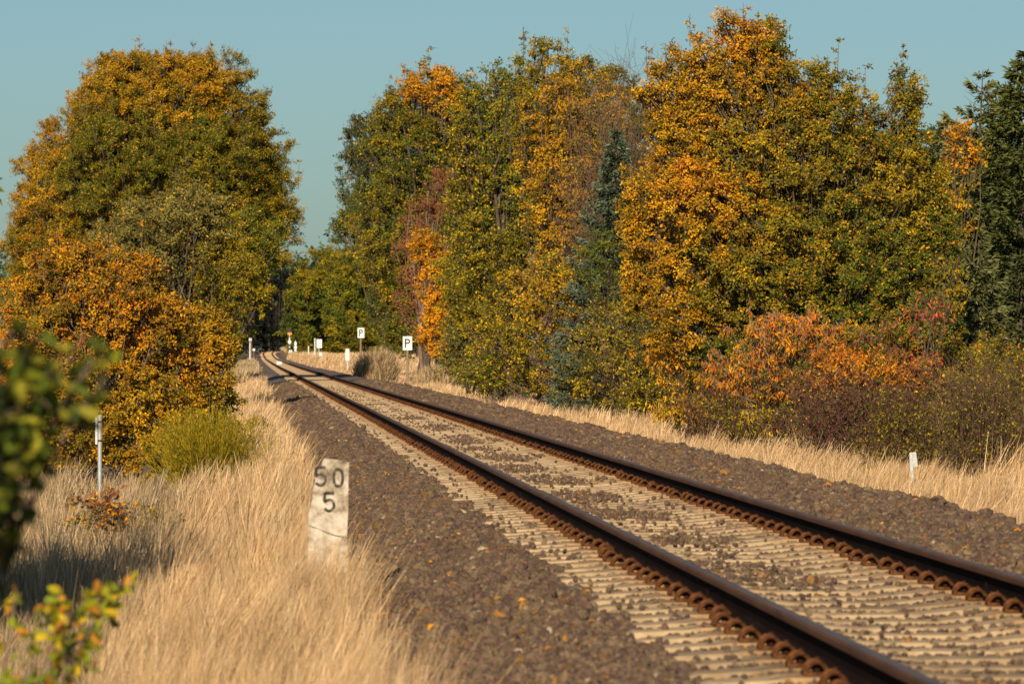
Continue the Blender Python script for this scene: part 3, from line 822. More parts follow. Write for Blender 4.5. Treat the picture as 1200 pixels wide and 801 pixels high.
plant('distant_tree', 'hazy green tree top far behind the gap by the spruces', 'tree', 210, 1090, [(1092, 185, 32, 45, 'bluegreen'), (1120, 200, 34, 50, 'bluegreen'), (1085, 260, 60, 70, 'green')], leaf=.2, cr=.6, nleaf=40, dens=1.0, trunk=.2, seed=18)

plant('golden_birch', 'golden yellow tree with fine brown twigs left of the blue spruce', 'tree', 152, 668,
      [(665, 210, 62, 110, 'olive', 1), (655, 160, 62, 105, 'gold'), (690, 175, 45, 90, 'olive', .5), (655, 250, 58, 72, 'gold', -.8), (620, 150, 42, 75, 'olive', .8), (715, 140, 30, 60, 'gold', 1)],
      leaf=.10, cr=.35, nleaf=44, dens=1.05, trunk=.07, stems=4, seed=19, twig=.006, bark=(.09, .06, .045), inner=.5, spires=.8, droop=.7, limb=1.2, spread=.12)
brush('bare_tree', 'almost leafless brown tree top against the sky left of the oak', 'tree', 146, 745, 130, 30, 170, 71, bark=(.10, .065, .05), leaf=.07, pal='olive', nl=1.2, rad=.014, dZ=1.6, fan=.7)
plant('alder_tree', 'green and yellow tree rising left of the golden birch', 'tree', 168, 590,
      [(610, 200, 85, 110, 'green', 1), (600, 310, 80, 110, 'green', 1), (585, 150, 60, 85, 'green'), (640, 90, 50, 52, 'ygreen', 1), (560, 190, 52, 90, 'ygreen', 0), (600, 250, 60, 90, 'green'), (565, 330, 58, 90, 'ygreen', -1), (690, 100, 40, 40, 'olive', 3)],
      leaf=.115, cr=.36, nleaf=42, dens=1.15, trunk=.16, stems=2, seed=20, twig=.009, spires=.7, other=(PAL['yellow'], .2), spread=.1)
plant('leafy_bush', 'wide yellow and green bush reaching down to the grass under the golden birch', 'bush', 140, 640,
      [(640, 345, 62, 55, 'gold'), (600, 400, 62, 60, 'ygreen'), (650, 430, 66, 52, 'ygreen'), (700, 400, 58, 75, 'olive'), (575, 440, 46, 34, 'green'), (725, 455, 55, 36, 'olive'), (665, 330, 50, 50, 'olive')],
      leaf=.095, cr=.32, nleaf=34, dens=1.15, trunk=.04, stems=6, seed=21, twig=.006, other=(PAL['yellow'], .28), inner=.45, bark=(.16, .10, .08))
plant('elder_bush', 'green bush beside the bright orange sapling', 'bush', 182, 560,
      [(555, 400, 42, 70, 'bluegreen'), (560, 330, 40, 60, 'green'), (590, 440, 42, 35, 'ygreen')],
      leaf=.11, cr=.34, nleaf=45, dens=1.2, trunk=.05, stems=4, seed=22, twig=.007, other=(PAL['yellow'], .15))
brush('thicket', 'brown leaning rods between the golden birch and the wide bush', 'shrub', 147, 715, 180, 270, 60, 46, 'thickets along the right verge', bark=(.17, .10, .075), leaf=.08, pal='olive', nl=3.0, rad=.007, fan=.9)
plant('maple_sapling', 'slender bright orange tree behind the nearer letter sign', 'tree', 258, 515,
      [(510, 330, 26, 42, 'bright'), (512, 385, 30, 42, 'bright'), (500, 290, 24, 30, 'orange'), (522, 415, 20, 24, 'orange')],
      leaf=.16, cr=.42, nleaf=40, dens=1.2, trunk=.09, seed=23, twig=.007)
plant('beech_tree', 'rusty brown tree crown above the bright orange sapling', 'tree', 270, 495,
      [(500, 270, 34, 45, 'rust'), (480, 330, 26, 60, 'rust'), (520, 230, 30, 35, 'rust')],
      leaf=.15, cr=.5, nleaf=30, dens=.9, trunk=.12, seed=24, twig=.010, bark=(.2, .13, .1))
plant('oak_tree', 'large green tree with an orange top beyond the letter signs', 'tree', 290, 500,
      [(505, 130, 58, 62, 'olive'), (515, 200, 85, 100, 'green', 1), (500, 280, 85, 110, 'green', 1), (470, 150, 48, 48, 'olive'), (480, 190, 62, 85, 'green'), (540, 170, 50, 90, 'green', 2), (508, 104, 44, 32, 'orange', -1.5, 2.0), (535, 125, 26, 26, 'gold', -2, 1.5), (465, 290, 55, 90, 'ygreen'), (520, 290, 60, 90, 'ygreen'), (470, 380, 42, 50, 'green'), (545, 260, 50, 110, 'green')],
      leaf=.17, cr=.62, nleaf=60, dens=1.2, trunk=.3, seed=25, twig=.012, spires=.16, other=(PAL['gold'], .16))
plant('oak_tree', 'dark blue green oak reaching towards the line behind the letter signs', 'tree', 345, 455,
      [(428, 200, 38, 72, 'bluegreen'), (440, 170, 44, 45, 'bluegreen'), (430, 270, 40, 62, 'green'), (465, 240, 55, 110, 'green'), (462, 350, 36, 60, 'dkgreen'), (405, 265, 20, 26, 'bluegreen')],
      leaf=.2, cr=.7, nleaf=60, dens=1.25, trunk=.35, seed=26, twig=.014, spires=.14, other=(PAL['gold'], .10))

plant('leafy_bush', 'olive and gold bush filling the gap between the wide bush and the oak', 'bush', 112, 752,
      [(748, 330, 36, 60, 'olive', 6), (712, 395, 46, 70, 'ygreen', 3), (700, 445, 46, 40, 'olive', 4), (745, 390, 48, 75, 'olive'), (765, 455, 45, 40, 'ygreen'), (735, 470, 40, 24, 'olive')],
      leaf=.08, cr=.26, nleaf=26, dens=1.0, trunk=.03, stems=5, seed=27, twig=.005, other=(PAL['yellow'], .18), inner=.5, bark=(.14, .09, .07))
plant('willow_bush', 'slender gold and brown bush screening the left side of the blue grey spruce', 'bush', 118, 712,
      [(700, 310, 30, 50, 'green'), (752, 240, 24, 60, 'gold', -6), (745, 310, 26, 50, 'olive', -4)],
      leaf=.085, cr=.28, nleaf=30, dens=.9, trunk=.025, stems=4, seed=35, twig=.004, inner=.5, bark=(.08, .055, .04), spread=.08)
plant('leafy_bush', 'green gold bush between the rusty tree and the tall alder', 'bush', 195, 545,
      [(545, 300, 40, 70, 'green'), (550, 380, 40, 60, 'ygreen'), (540, 430, 32, 26, 'olive')],
      leaf=.12, cr=.4, nleaf=45, dens=1.1, trunk=.06, stems=4, seed=28, twig=.007, other=(PAL['yellow'], .18), inner=.5)
plant('background_tree', 'dull olive tree filling in behind the golden birch', 'tree', 178, 690,
      [(725, 130, 55, 62, 'olive'), (735, 200, 60, 90, 'green'), (690, 190, 70, 90, 'olive'), (640, 240, 70, 100, 'green'), (720, 280, 60, 110, 'olive'), (680, 350, 80, 80, 'green')],
      leaf=.15, cr=.5, nleaf=50, dens=.9, trunk=.2, seed=29, twig=.01)

# ---- far rows
rr = np.random.default_rng(5)
for i, (bx, top, w_) in enumerate([(355, 300, 34), (378, 285, 40), (405, 280, 48), (430, 290, 50), (458, 280, 50)]):
    plant('woodland_tree', ['leftmost yellow green tree of the sunlit far row, beside the dark wood', 'second tree from the dark wood in the sunlit far row', 'middle tree of the sunlit far row, behind the square white board', 'tree of the sunlit far row behind the plain white slab', 'rightmost tree of the sunlit far row, behind the farther letter sign'][i], 'tree', 800 + 12 * (i % 2), bx,
          [(bx, top + 40, w_ * .62, 42, 'ygreen'), (bx - 4, top + 80, w_ * .7, 50, 'green'), (bx + 3, top + 112, w_ * .7, 34, 'ygreen')],
          leaf=.45, cr=1.3, nleaf=60, dens=1.3, trunk=.3, seed=60 + i, twig=.03, group='sunlit far row of trees', aspect=.5, ntw=4)
g = Geo(); gb = Geo(); rng = np.random.default_rng(8)
C = []
n = 5200
X = rng.uniform(-150, 420, n); Zz = rng.uniform(1180, 1400, n)
hgt = 24 + 5 * nz(X, Zz, 45, 3) + 3 * nz(X, Zz, 14, 4)
C = np.c_[X, Zz, ground_z(X, Zz) + hgt * rng.random(n) ** .5]
foliage(g, gb, C, unit(rng.normal(0, .4, (n, 3)) + (0, -.8, .5)), PAL['bluegreen'], rng, 3.2, 1.1, .6, 24, .1, 0, (.1, .1, .1))
tag(g.build('distant_wood', M['leaf']), 'hazy green wood on the horizon behind the nearer trees', 'wood', kind='stuff')

n = 5200
g = Geo(); gb = Geo()
X = rng.uniform(-30, 44, n); Zz = rng.uniform(1070, 1125, n)
X = np.where((X > 2) & (X < 14) & (Zz < 1080), X - 14, X)
C = np.c_[X, Zz, ground_z(X, Zz) + 17.5 * rng.random(n) ** .8 + 1.5 * nz(X, Zz, 9, 3)]
foliage(g, gb, C, unit(rng.normal(0, .6, (n, 3)) + (0, -.4, .4)), np.array([(.008, .012, .009), (.011, .016, .011), (.016, .018, .011)]), rng, 1.5, .6, .5, 26, .1, 0, (.1, .1, .1))  # near-black greens hold the shade inside the wood as colour
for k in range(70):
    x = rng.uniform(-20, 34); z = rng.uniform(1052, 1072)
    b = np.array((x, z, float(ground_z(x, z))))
    g.tube([b, b + (rng.normal(0, .3), 0, rng.uniform(9, 14))], [.22, .1], 6, np.array((.045, .03, .024)))  # trunk brown lowered for the same shade
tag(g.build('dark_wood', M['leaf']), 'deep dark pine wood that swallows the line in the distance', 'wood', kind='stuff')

# conifers where the line enters the wood, its shade put into near-black needles
k = 0
spots = []
for z in (775, 800, 830, 862, 895, 930, 965):
    spots.append((-2.8 - 1.5 * (z % 3), z, 'left')); spots.append((-8.5, z + 12, 'left'))
for z in (862, 890, 925, 960, 1000):
    spots.append((9.3 + (z > 900) * (z - 900) * .05, z, 'right'))
for x in (-6, -1, 4, 9, 14):
    spots.append((x, 1030 + abs(x) * 2, 'end'))
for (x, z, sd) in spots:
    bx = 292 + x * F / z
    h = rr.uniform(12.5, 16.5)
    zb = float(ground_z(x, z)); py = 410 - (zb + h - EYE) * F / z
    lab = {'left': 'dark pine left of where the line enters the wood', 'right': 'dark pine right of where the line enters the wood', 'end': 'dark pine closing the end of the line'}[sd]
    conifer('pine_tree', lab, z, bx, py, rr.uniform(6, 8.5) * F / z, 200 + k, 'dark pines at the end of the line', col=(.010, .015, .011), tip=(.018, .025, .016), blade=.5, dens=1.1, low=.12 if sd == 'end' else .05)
    k += 1

# ------------------------------------------------------------------ dry grass (one mass)
def blades(g, X, Z, h, wd, col, rng, lean=(.05, 0), base=None):
    n = len(X)
    b = np.c_[X, Z, (ground_z(X, Z) if base is None else base) - .02]
    a = rng.uniform(0, np.pi, n)
    s = np.c_[np.cos(a), np.sin(a), np.zeros(n)] * (wd / 2)[:, None]
    ld = np.c_[rng.normal(0, .15, n) + lean[0], rng.normal(0, .16, n) + lean[1], np.zeros(n)]
    m = b + np.c_[np.zeros((n, 2)), h * .5] + ld * (h * .25)[:, None]
    t = b + np.c_[np.zeros((n, 2)), h * .97] + ld * (h * 1.0)[:, None]
    v = np.stack([b - s, b + s, m + s * .9, m - s * .9, t + s * .25, t - s * .25], 1).reshape(-1, 3)
    f = (np.arange(n)[:, None, None] * 6 + np.array([(0, 1, 2), (0, 2, 3), (3, 2, 4), (3, 4, 5)])[None]).reshape(-1, 3)
    g.add(v, f, np.repeat(col, 6, 0))

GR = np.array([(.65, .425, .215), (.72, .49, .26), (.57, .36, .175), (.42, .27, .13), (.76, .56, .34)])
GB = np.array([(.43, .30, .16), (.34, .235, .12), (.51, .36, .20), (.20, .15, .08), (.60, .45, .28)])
def zone(x0, x1, z0, z1, dens, hmin, hmax, wpx, seed, pal=GR, clip=True, left_edge=None, fn=None, tuft=.25):
    rng = np.random.default_rng(seed)
    g = GRASS
    area = (x1 - x0) * (z1 - z0)
    n = int(area * dens)
    Z = rng.uniform(z0, z1, n); X = rng.uniform(x0, x1, n)
    # gather blades into tufts
    cxx = np.round(X / tuft) * tuft + .5 * tuft * np.sin(np.round(Z / tuft) * 7.3); czz = np.round(Z / tuft) * tuft + .4 * tuft * np.sin(np.round(X / tuft) * 5.1)
    X = X * .62 + cxx * .38; Z = Z * .62 + czz * .38
    keep = (X > XofPx(-60, Z)) & (X < XofPx(1260, Z)) if clip else np.ones(n, bool)
    if fn is not None: keep &= fn(X, Z, rng)
    X, Z = X[keep], Z[keep]; n = len(X)
    th = .8 + .28 * nz(X, Z, .9, seed + 1) + .22 * nz(X, Z, 2.6, seed + 2)
    h = rng.uniform(hmin, hmax, n) * np.clip(th, .45, 1.3)
    wd = wpx * Z / F * rng.uniform(.7, 1.4, n)
    mixb = np.clip(.5 + .6 * nz(X, Z, 1.8, seed + 3), 0, 1)
    c = pal[rng.integers(0, len(pal), n)] * rng.uniform(.75, 1.2, (n, 1))
    c = c * (1 - .25 * mixb[:, None])
    tf = rng.normal(0, 1, 4096)[(np.abs(np.round(X / tuft) * 73 + np.round(Z / tuft) * 191).astype(int)) % 4096]
    h = h * (1 + .16 * tf); c = c * (1 + .13 * tf[:, None])
    blades(g, X, Z, h, wd, c, rng, lean=(.06 + .13 * nz(X, Z, 1.6, 9) + .08 * tf, 0))
    return n
XofPx_s = XofPx
def XofPx(x, Z):
    Z = np.asarray(Z, float)
    d = P3(x, 400.5, 1.0)
    return d[0] * Z
GRASS = Geo(); cnt = 0
edge = lambda X, Z, r: X < .56 + .12 * nz(X, Z, 2.2, 14) + r.normal(0, .08, len(X))
cnt += zone(-.75, .9, 15, 36, 2300, .26, .50, .75, 101, fn=edge)
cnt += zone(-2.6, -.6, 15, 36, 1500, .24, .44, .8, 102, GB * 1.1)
cnt += zone(.1, .85, 26.5, 31.6, 1000, .52, .66, .75, 107, fn=edge)
cnt += zone(-.75, .85, 36, 75, 1100, .3, .55, .75, 103, fn=edge)
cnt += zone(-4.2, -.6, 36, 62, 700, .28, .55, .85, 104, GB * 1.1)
cnt += zone(-.6, .8, 75, 240, 260, .3, .55, .8, 105, fn=edge)
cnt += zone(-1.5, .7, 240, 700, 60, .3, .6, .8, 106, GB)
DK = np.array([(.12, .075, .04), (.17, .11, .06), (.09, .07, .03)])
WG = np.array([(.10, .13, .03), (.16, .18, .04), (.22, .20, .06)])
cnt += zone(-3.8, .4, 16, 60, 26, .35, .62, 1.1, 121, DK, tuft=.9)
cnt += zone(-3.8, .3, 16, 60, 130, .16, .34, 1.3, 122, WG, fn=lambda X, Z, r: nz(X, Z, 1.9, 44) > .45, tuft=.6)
redge = lambda X, Z, r: (X > 5.95 + .1 * nz(X, Z, 2, 15))
cnt += zone(5.9, 9.6, 40, 78, 1200, .40, .60, .95, 111, fn=redge, tuft=.18)
cnt += zone(5.9, 9.4, 78, 130, 620, .36, .56, .9, 112, fn=redge, tuft=.18)
cnt += zone(5.9, 9.6, 130, 260, 260, .24, .42, .8, 113, fn=redge)
cnt += zone(5.9, 12, 260, 420, 80, .24, .42, .9, 114, fn=redge)
cnt += zone(5.2, 16, 385, 700, 36, .3, .55, .9, 115)
cnt += zone(6.2, 12, 700, 980, 16, .3, .6, 1.0, 116)
print('grass blades', cnt)
tag(GRASS.build('dry_grass', M['grass']), 'tall straw coloured dry grass along both sides of the ballast', 'grass', kind='stuff')

# green meadow blades seen at the right edge
GRASS = Geo()
GG = np.array([(.10, .15, .03), (.14, .19, .04), (.18, .20, .05)])
zone(10.5, 16, 60, 120, 160, .12, .28, 1.2, 120, GG)
tag(GRASS.build('meadow_grass', M['grass']), 'short green meadow grass beyond the thicket', 'grass', kind='stuff')

# green weeds at the ballast edge
plant('weed_clump', 'small green weed clump in the straw grass by the ballast', 'weed', 88, 303, [(300, 496, 12, 9, 'broom'), (309, 499, 8, 6, 'green')], leaf=.07, cr=.09, nleaf=10, dens=1.0, trunk=.004, stems=4, seed=31, twig=.003, aspect=.4)

# grey shrub of dry stalks near the farther letter sign
def tussock(label, Z, bx, wpx, top, n, seed, pal=GB):
    rng = np.random.default_rng(seed)
    X0 = float(XofPx(bx, Z)); zb = float(ground_z(X0, Z)); W = wpx * Z / F / 2; Ht = P3(bx, top, Z)[2] - zb
    g = Geo()
    a = rng.uniform(0, 6.28, n); r = np.sqrt(rng.random(n))
    x = np.cos(a) * r * W; y = np.sin(a) * r * W * 1.2
    h = Ht * (1 - .45 * r ** 2) * rng.uniform(.6, 1.05, n)
    c = pal[rng.integers(0, len(pal), n)] * rng.uniform(.8, 1.3, (n, 1))
    b = np.c_[x, y, np.zeros(n)]
    blades(g, x, y, h, np.full(n, .9 * Z / F), c, rng, base=np.zeros(n))
    o = g.build('reed_tussock', M['grass'], loc=(X0, Z, zb)); tag(o, label, 'tussock')
tussock('big tussock of dry reed beside the farther letter sign', 262, 440, 48, 404, 5200, 41, GB)
tussock('lower greyish tussock behind the nearer letter sign', 252, 514, 62, 424, 5000, 42, GB)

# ------------------------------------------------------------------ the numbered stone
def stroke(g, pts, wd, y0, y1):
    """flat ribbon stroke in the xz plane, extruded"""
    p = np.array(pts, float)
    t = unit(np.gradient(p, axis=0)); nrm = np.c_[-t[:, 1], t[:, 0]] * wd / 2
    o = np.concatenate([p + nrm, (p - nrm)[::-1]])
    n = len(p); v = np.concatenate([np.c_[o[:, 0], np.full(2 * n, y0), o[:, 1]], np.c_[o[:, 0], np.full(2 * n, y1), o[:, 1]]])
    q = []
    for i in range(n - 1):
        q.append((i, i + 1, 2 * n - 2 - i, 2 * n - 1 - i))
    m = 2 * n
    for i in range(m): q.append((i, (i + 1) % m, m + (i + 1) % m, m + i))
    g.quads(v, q)

def dig5(cx, cz, w, h):
    a = [(cx + w * .5, cz + h * .5), (cx - w * .36, cz + h * .5)]
    b = [(cx - w * .36, cz + h * .54), (cx - w * .42, cz + h * .05)]
    th = np.radians(np.linspace(140, -150, 15))
    c = [(cx - w * .42, cz + h * .06)] + [(cx + w * .02 + w * .47 * math.cos(t), cz - h * .18 + h * .31 * math.sin(t)) for t in th]
    return [a, b, c]
def dig0(cx, cz, w, h):
    th = np.linspace(0, 2 * np.pi, 25)
    return [[(cx + w * .5 * math.copysign(abs(math.cos(t)) ** .8, math.cos(t)), cz + h * .5 * math.copysign(abs(math.sin(t)) ** .8, math.sin(t))) for t in th]]

ZS = 32.0
X0 = float(XofPx(385, ZS)); zb = float(ground_z(X0, ZS))
root = empty('kilometre_stone', (X0, ZS, zb), 0)
tag(root, 'weathered white numbered stone marked 50 over 5 leaning in the straw grass', 'kilometre stone')
def S2(x, y):
    p = P3(x, y, ZS); return (p[0] - X0, p[2] - zb)
from mathutils import noise as mnoise
def rough_outline(pts, amp, seed, step=.012):
    out = []
    for i in range(len(pts)):
        a = np.array(pts[i]); b = np.array(pts[(i + 1) % len(pts)])
        m = max(1, int(np.linalg.norm(b - a) / step))
        for k in range(m):
            p = a + (b - a) * k / m
            v = mnoise.noise_vector(Vector((p[0] * 22, p[1] * 22, seed)))
            out.append((p[0] + v.x * amp, p[1] + v.y * amp))
    return out
up = [S2(*p) for p in [(361, 613.8), (378, 620.4), (392, 625.9), (406, 628.5), (407.5, 600), (408.6, 541.5), (405, 539.5), (380, 536.5), (377.5, 541), (377, 546), (372, 549), (369.5, 556), (369, 566), (366.5, 574), (365, 588), (361.8, 600)]]
g = Geo(); g.prism(rough_outline(up, .003, 1), -.09, .09)
g.build('stone_slab', M['oldstone'], root)
lo = [S2(360.4, 614.5), (S2(360.4, 614.5)[0] - .01, -.25), (S2(407, 630)[0] + .005, -.25), S2(406.6, 629.5), S2(392, 627), S2(378, 621.5)]
g = Geo(); g.prism(rough_outline(lo, .003, 2), -.095, .09)
g.build('stone_foot', M['oldstone'], root)
g = Geo(); g.prism([S2(363, 618), S2(403, 630), S2(403, 622), S2(363, 608)][::1], -.075, .07)
g.build('crack', M['crackdark'], root)
def number(nm, strokes, wd=.019):
    g = Geo()
    for s in strokes: stroke(g, s, wd, -.0925, -.088)
    return g.build(nm, M['paintblack'], root)
c = S2(375, 557.5); pw = ZS / F
number('digit', dig5(c[0], c[1], 12.5 * pw, 21 * pw))
c = S2(396, 559); number('digit', dig0(c[0], c[1], 10.5 * pw, 19.5 * pw))
c = S2(385, 587.5); number('digit', dig5(c[0], c[1], 12.5 * pw, 21 * pw))

# ------------------------------------------------------------------ signs and posts
def letterP(g, cx, cz, w, h, wd, y0, y1):
    x0, x1 = cx - w * .5, cx + w * .5
    g.prism([(x0, cz - h * .5), (x0 + wd, cz - h * .5), (x0 + wd, cz + h * .5), (x0, cz + h * .5)], y0, y1)
    ro = h * .28; ri = ro - wd; zc = cz + h * .5 - ro; xc = x1 - ro
    th = np.radians(np.linspace(90, -90, 15))
    o = [(xc + ro * math.cos(t), zc + ro * math.sin(t)) for t in th]
    i = [(xc + ri * math.cos(t), zc + ri * math.sin(t)) for t in th]
    n = len(o); xl = x0 + wd
    v = [(xl, zc + ro)] + o + [(xl, zc - ro)]; u = [(xl, zc + ri)] + i + [(xl, zc - ri)]
    m = len(v); vv = []
    for y in (y0 - .001, y1): vv += [(p[0], y, p[1]) for p in v] + [(p[0], y, p[1]) for p in u]
    q = []
    for k in range(m - 1):
        q += [(k, k + 1, m + k + 1, m + k), (k, 2 * m + k, 2 * m + k + 1, k + 1), (m + k, m + k + 1, 3 * m + k + 1, 3 * m + k)]
    g.quads(vv, q)

def psign(label, Z, x0, x1, y0, y1, foot, tilt):
    cxp = (x0 + x1) / 2
    X0 = float(XofPx(cxp, Z)); zb = float(ground_z(X0, Z)) - .02
    root = empty('whistle_sign', (X0, Z, zb)); tag(root, label, 'sign', 'letter signs beside the line')
    k = Z / F; top = P3(cxp, y0, Z)[2] - zb; bot = P3(cxp, y1, Z)[2] - zb; W = (x1 - x0) * k
    g = Geo(); g.box((0, 0, (top + bot) / 2), (W, .02, top - bot))
    g.build('sign_board', M['white'], root, bevel=.008)
    g = Geo(); letterP(g, 0, (top + bot) / 2, W * .58, (top - bot) * .66, W * .155, -.014, -.011)
    g.build('letter', M['black'], root)
    g = Geo(); g.cyl((tilt, .05, 0), (0, .05, top - .05), .06, n=10)
    g.build('post', M['woodpost'], root)
    g = Geo()
    for q in (.25, .75): g.box((0, .03, bot + (top - bot) * q), (.16, .07, .03))
    g.build('bracket', M['galv'], root)
psign('nearer white letter P sign on a post right of the line', 241, 472, 483, 394, 410.2, 447, .0)
psign('farther white letter P sign beside the dry reed tussock', 330, 419, 427, 384, 395.8, 440, -.06)

def wpost(name, label, cat, Z, parts, group=None):
    """parts: (part name, x0, x1, y0, y1, depth, material[, shape]) in photo pixels at Z; standing on the ground"""
    cxp = (parts[0][1] + parts[0][2]) / 2
    X0 = float(XofPx(cxp, Z)); zb = float(ground_z(X0, Z)) - .03
    root = empty(name, (X0, Z, zb)); tag(root, label, cat, group)
    for i, p in enumerate(parts):
        nm, x0, x1, y0, y1, dp, mt = p[:7]; shp = p[7] if len(p) > 7 else 'box'
        a = P3(x0, y0, Z); b = P3(x1, y1, Z)
        z0 = a[2] - zb; z1 = 0. if y1 is None or y1 > 500 else b[2] - zb
        xa, xb = a[0] - X0, b[0] - X0
        yo = -.004 * i - (p[8] if len(p) > 8 else 0)
        g = Geo()
        if shp == 'box':
            g.box(((xa + xb) / 2, yo, (z0 + z1) / 2), (abs(xb - xa), dp, abs(z0 - z1)))
            g.build(nm, M[mt], root, bevel=.006)
        elif shp == 'mast':
            g.cyl(((xa + xb) / 2, yo, z1), ((xa + xb) / 2, yo, z0), abs(xb - xa) / 2, n=12); g.build(nm, M[mt], root, smooth=False)
        elif shp == 'disc':
            zc = (z0 + z1) / 2
            g.cyl(((xa + xb) / 2, yo - dp / 2, zc), ((xa + xb) / 2, yo + dp / 2, zc), abs(xb - xa) / 2, n=20); g.build(nm, M[mt], root)
    return root
wpost('marker_board', 'plain white upright slab standing in the verge left of the farther letter sign', 'marker', 400,
      [('board', 404.8, 409.4, 408.5, 422, .05, 'white'), ('post', 406.4, 407.8, 421.5, 999, .06, 'galv')])
wpost('sign_post', 'white square board on a post with a low white cabinet at its foot', 'sign', 520,
      [('post', 373.2, 374.4, 400, 999, .08, 'galv', 'mast'), ('board', 371, 377.2, 397.3, 407.6, .03, 'white', 'box', .06), ('cabinet', 374.2, 377.4, 413, 999, .3, 'white')])
wpost('white_post', 'tall slim white post left of the square white board', 'post', 530, [('post', 368.3, 369.7, 397, 999, .1, 'white', 'mast'), ('cap', 368, 370, 396.2, 397.2, .16, 'galv')])
wpost('white_post', 'short white post with a white box against its foot', 'post', 545, [('post', 360.9, 362.2, 405, 999, .1, 'white', 'mast'), ('box', 358.8, 361.2, 414.8, 999, .3, 'white')])
wpost('signal_mast', 'slim signal mast with stacked white plates right of the line', 'signal', 690,
      [('mast', 345.8, 346.9, 400, 999, .12, 'galv', 'mast'), ('plate', 344.9, 347.6, 400.5, 404.5, .05, 'white', 'box', .1), ('plate', 344.7, 347.8, 405, 408.5, .05, 'white', 'box', .1), ('plate', 344.9, 347.5, 409, 411.5, .05, 'white', 'box', .1), ('cap', 345.9, 346.8, 398.6, 400, .1, 'galv')])
wpost('signal_mast', 'signal mast with black head, orange plate and white disc before the dark wood', 'signal', 750,
      [('mast', 338.6, 340.0, 386, 999, .16, 'white', 'mast'), ('signal_head', 337.2, 341.2, 384, 389.4, .25, 'black', 'box', .15), ('warning_plate', 336.8, 341.8, 389.6, 392, .05, 'orange', 'box', .2), ('disc', 337.3, 341.3, 398.3, 402.4, .06, 'white', 'disc', .2),
       ('mast_band', 338.5, 340.1, 393.5, 395, .2, 'red', 'mast', .0), ('mast_band', 338.5, 340.1, 403.5, 405.5, .2, 'black', 'mast', .0), ('mast_band', 338.5, 340.1, 407.5, 409.5, .2, 'black', 'mast', .0), ('cabinet', 340.3, 342.2, 410, 999, .4, 'white')])
wpost('signal_mast', 'pale mast with a grey box head left of the line', 'signal', 640,
      [('mast', 292.2, 293.6, 399, 999, .14, 'white', 'mast'), ('signal_head', 291.6, 295.0, 396, 399.4, .3, 'galv', 'box', .1), ('ladder', 294.4, 295.0, 400, 999, .08, 'woodpost')])
wpost('disc_marker', 'white disc on a short post next to the pale mast', 'marker', 640,
      [('post', 297.0, 297.7, 408, 999, .08, 'woodpost', 'mast'), ('disc', 295.9, 299.0, 407.4, 411.6, .05, 'white', 'disc', .06)])
# box between the rails
g = Geo(); g.box((0, 0, .02), (.5, .5, .3)); g.box((0, 0, .19), (.56, .56, .04))
o = g.build('track_box', M['white'], loc=(trx(500) - .1, 500, prof(500) - .1), bevel=.01)
tag(o, 'small white box lying between the rails far down the line', 'box')

# galvanised post left
Z = 56.; X0 = float(XofPx(117, Z)); zb = float(ground_z(X0, Z)) - .05
root = empty('metal_post', (X0, Z, zb)); tag(root, 'thin grey metal post with a clamped strip before the orange bush', 'post')
h = P3(117, 487.5, Z)[2] - zb
g = Geo(); g.cyl((0, 0, 0), (0, 0, h), .024, n=12); g.build('pipe', M['galv'], root, smooth=False)
g = Geo(); g.cyl((0, 0, h - .004), (0, 0, h + .012), .03, n=12); g.build('cap', M['galv'], root)
g = Geo(); g.box((-.038, -.005, h - .16), (.026, .03, .30)); g.build('strip', M['galv'], root)
for q in (.06, .27):
    g = Geo(); g.cyl((-.0, 0, h - q - .01), (0, 0, h - q + .01), .031, n=12); g.build('clamp', M['rust'], root)
# leaning white marker right
Z = 58.; X0 = float(XofPx(1069, Z)); zb = float(ground_z(X0, Z)) - .05
root = empty('cable_marker', (X0, Z, zb)); tag(root, 'small leaning white marker stake in the grass under the thicket', 'marker')
h = P3(1067, 530, Z)[2] - zb
g = Geo(); g.prism([(.022, 0), (.042, 0), (.0, h), (-.034, h), (-.03, h - .18)], -.012, .012); g.build('stake', M['galv'], root)
g = Geo(); g.box((.03, .014, h - .08), (.05, .014, .17), rot=Matrix.Rotation(-.12, 3, 'Y')); g.build('plate', M['galv'], root)

# ------------------------------------------------------------------ near foliage at the left edge
def lobed_leaves(g, P, D, Nn, L, C, rng):
    out = [(0, 0), (.12, .06), (.25, .17), (.33, .12), (.45, .27), (.55, .18), (.70, .30), (.80, .18), (.92, .16), (1, 0)]
    o = np.array(out + [(a, -b) for a, b in out[-2:0:-1]])
    n = len(P); S = unit(np.cross(D, Nn)); N2 = np.cross(S, D)
    v = P[:, None] + L[:, None, None] * (o[None, :, :1] * D[:, None] + o[None, :, 1:2] * S[:, None] + (.25 * np.abs(o[None, :, 1:2]) - .12 * o[None, :, :1] ** 2) * N2[:, None])
    ctr = P + L[:, None] * D * .55
    k = len(o)
    v = np.concatenate([v, ctr[:, None]], 1).reshape(-1, 3)
    f = np.array([(k, i, (i + 1) % k) for i in range(k)])
    f = (np.arange(n)[:, None, None] * (k + 1) + f[None]).reshape(-1, 3)
    g.add(v, f, np.repeat(C, k + 1, 0))

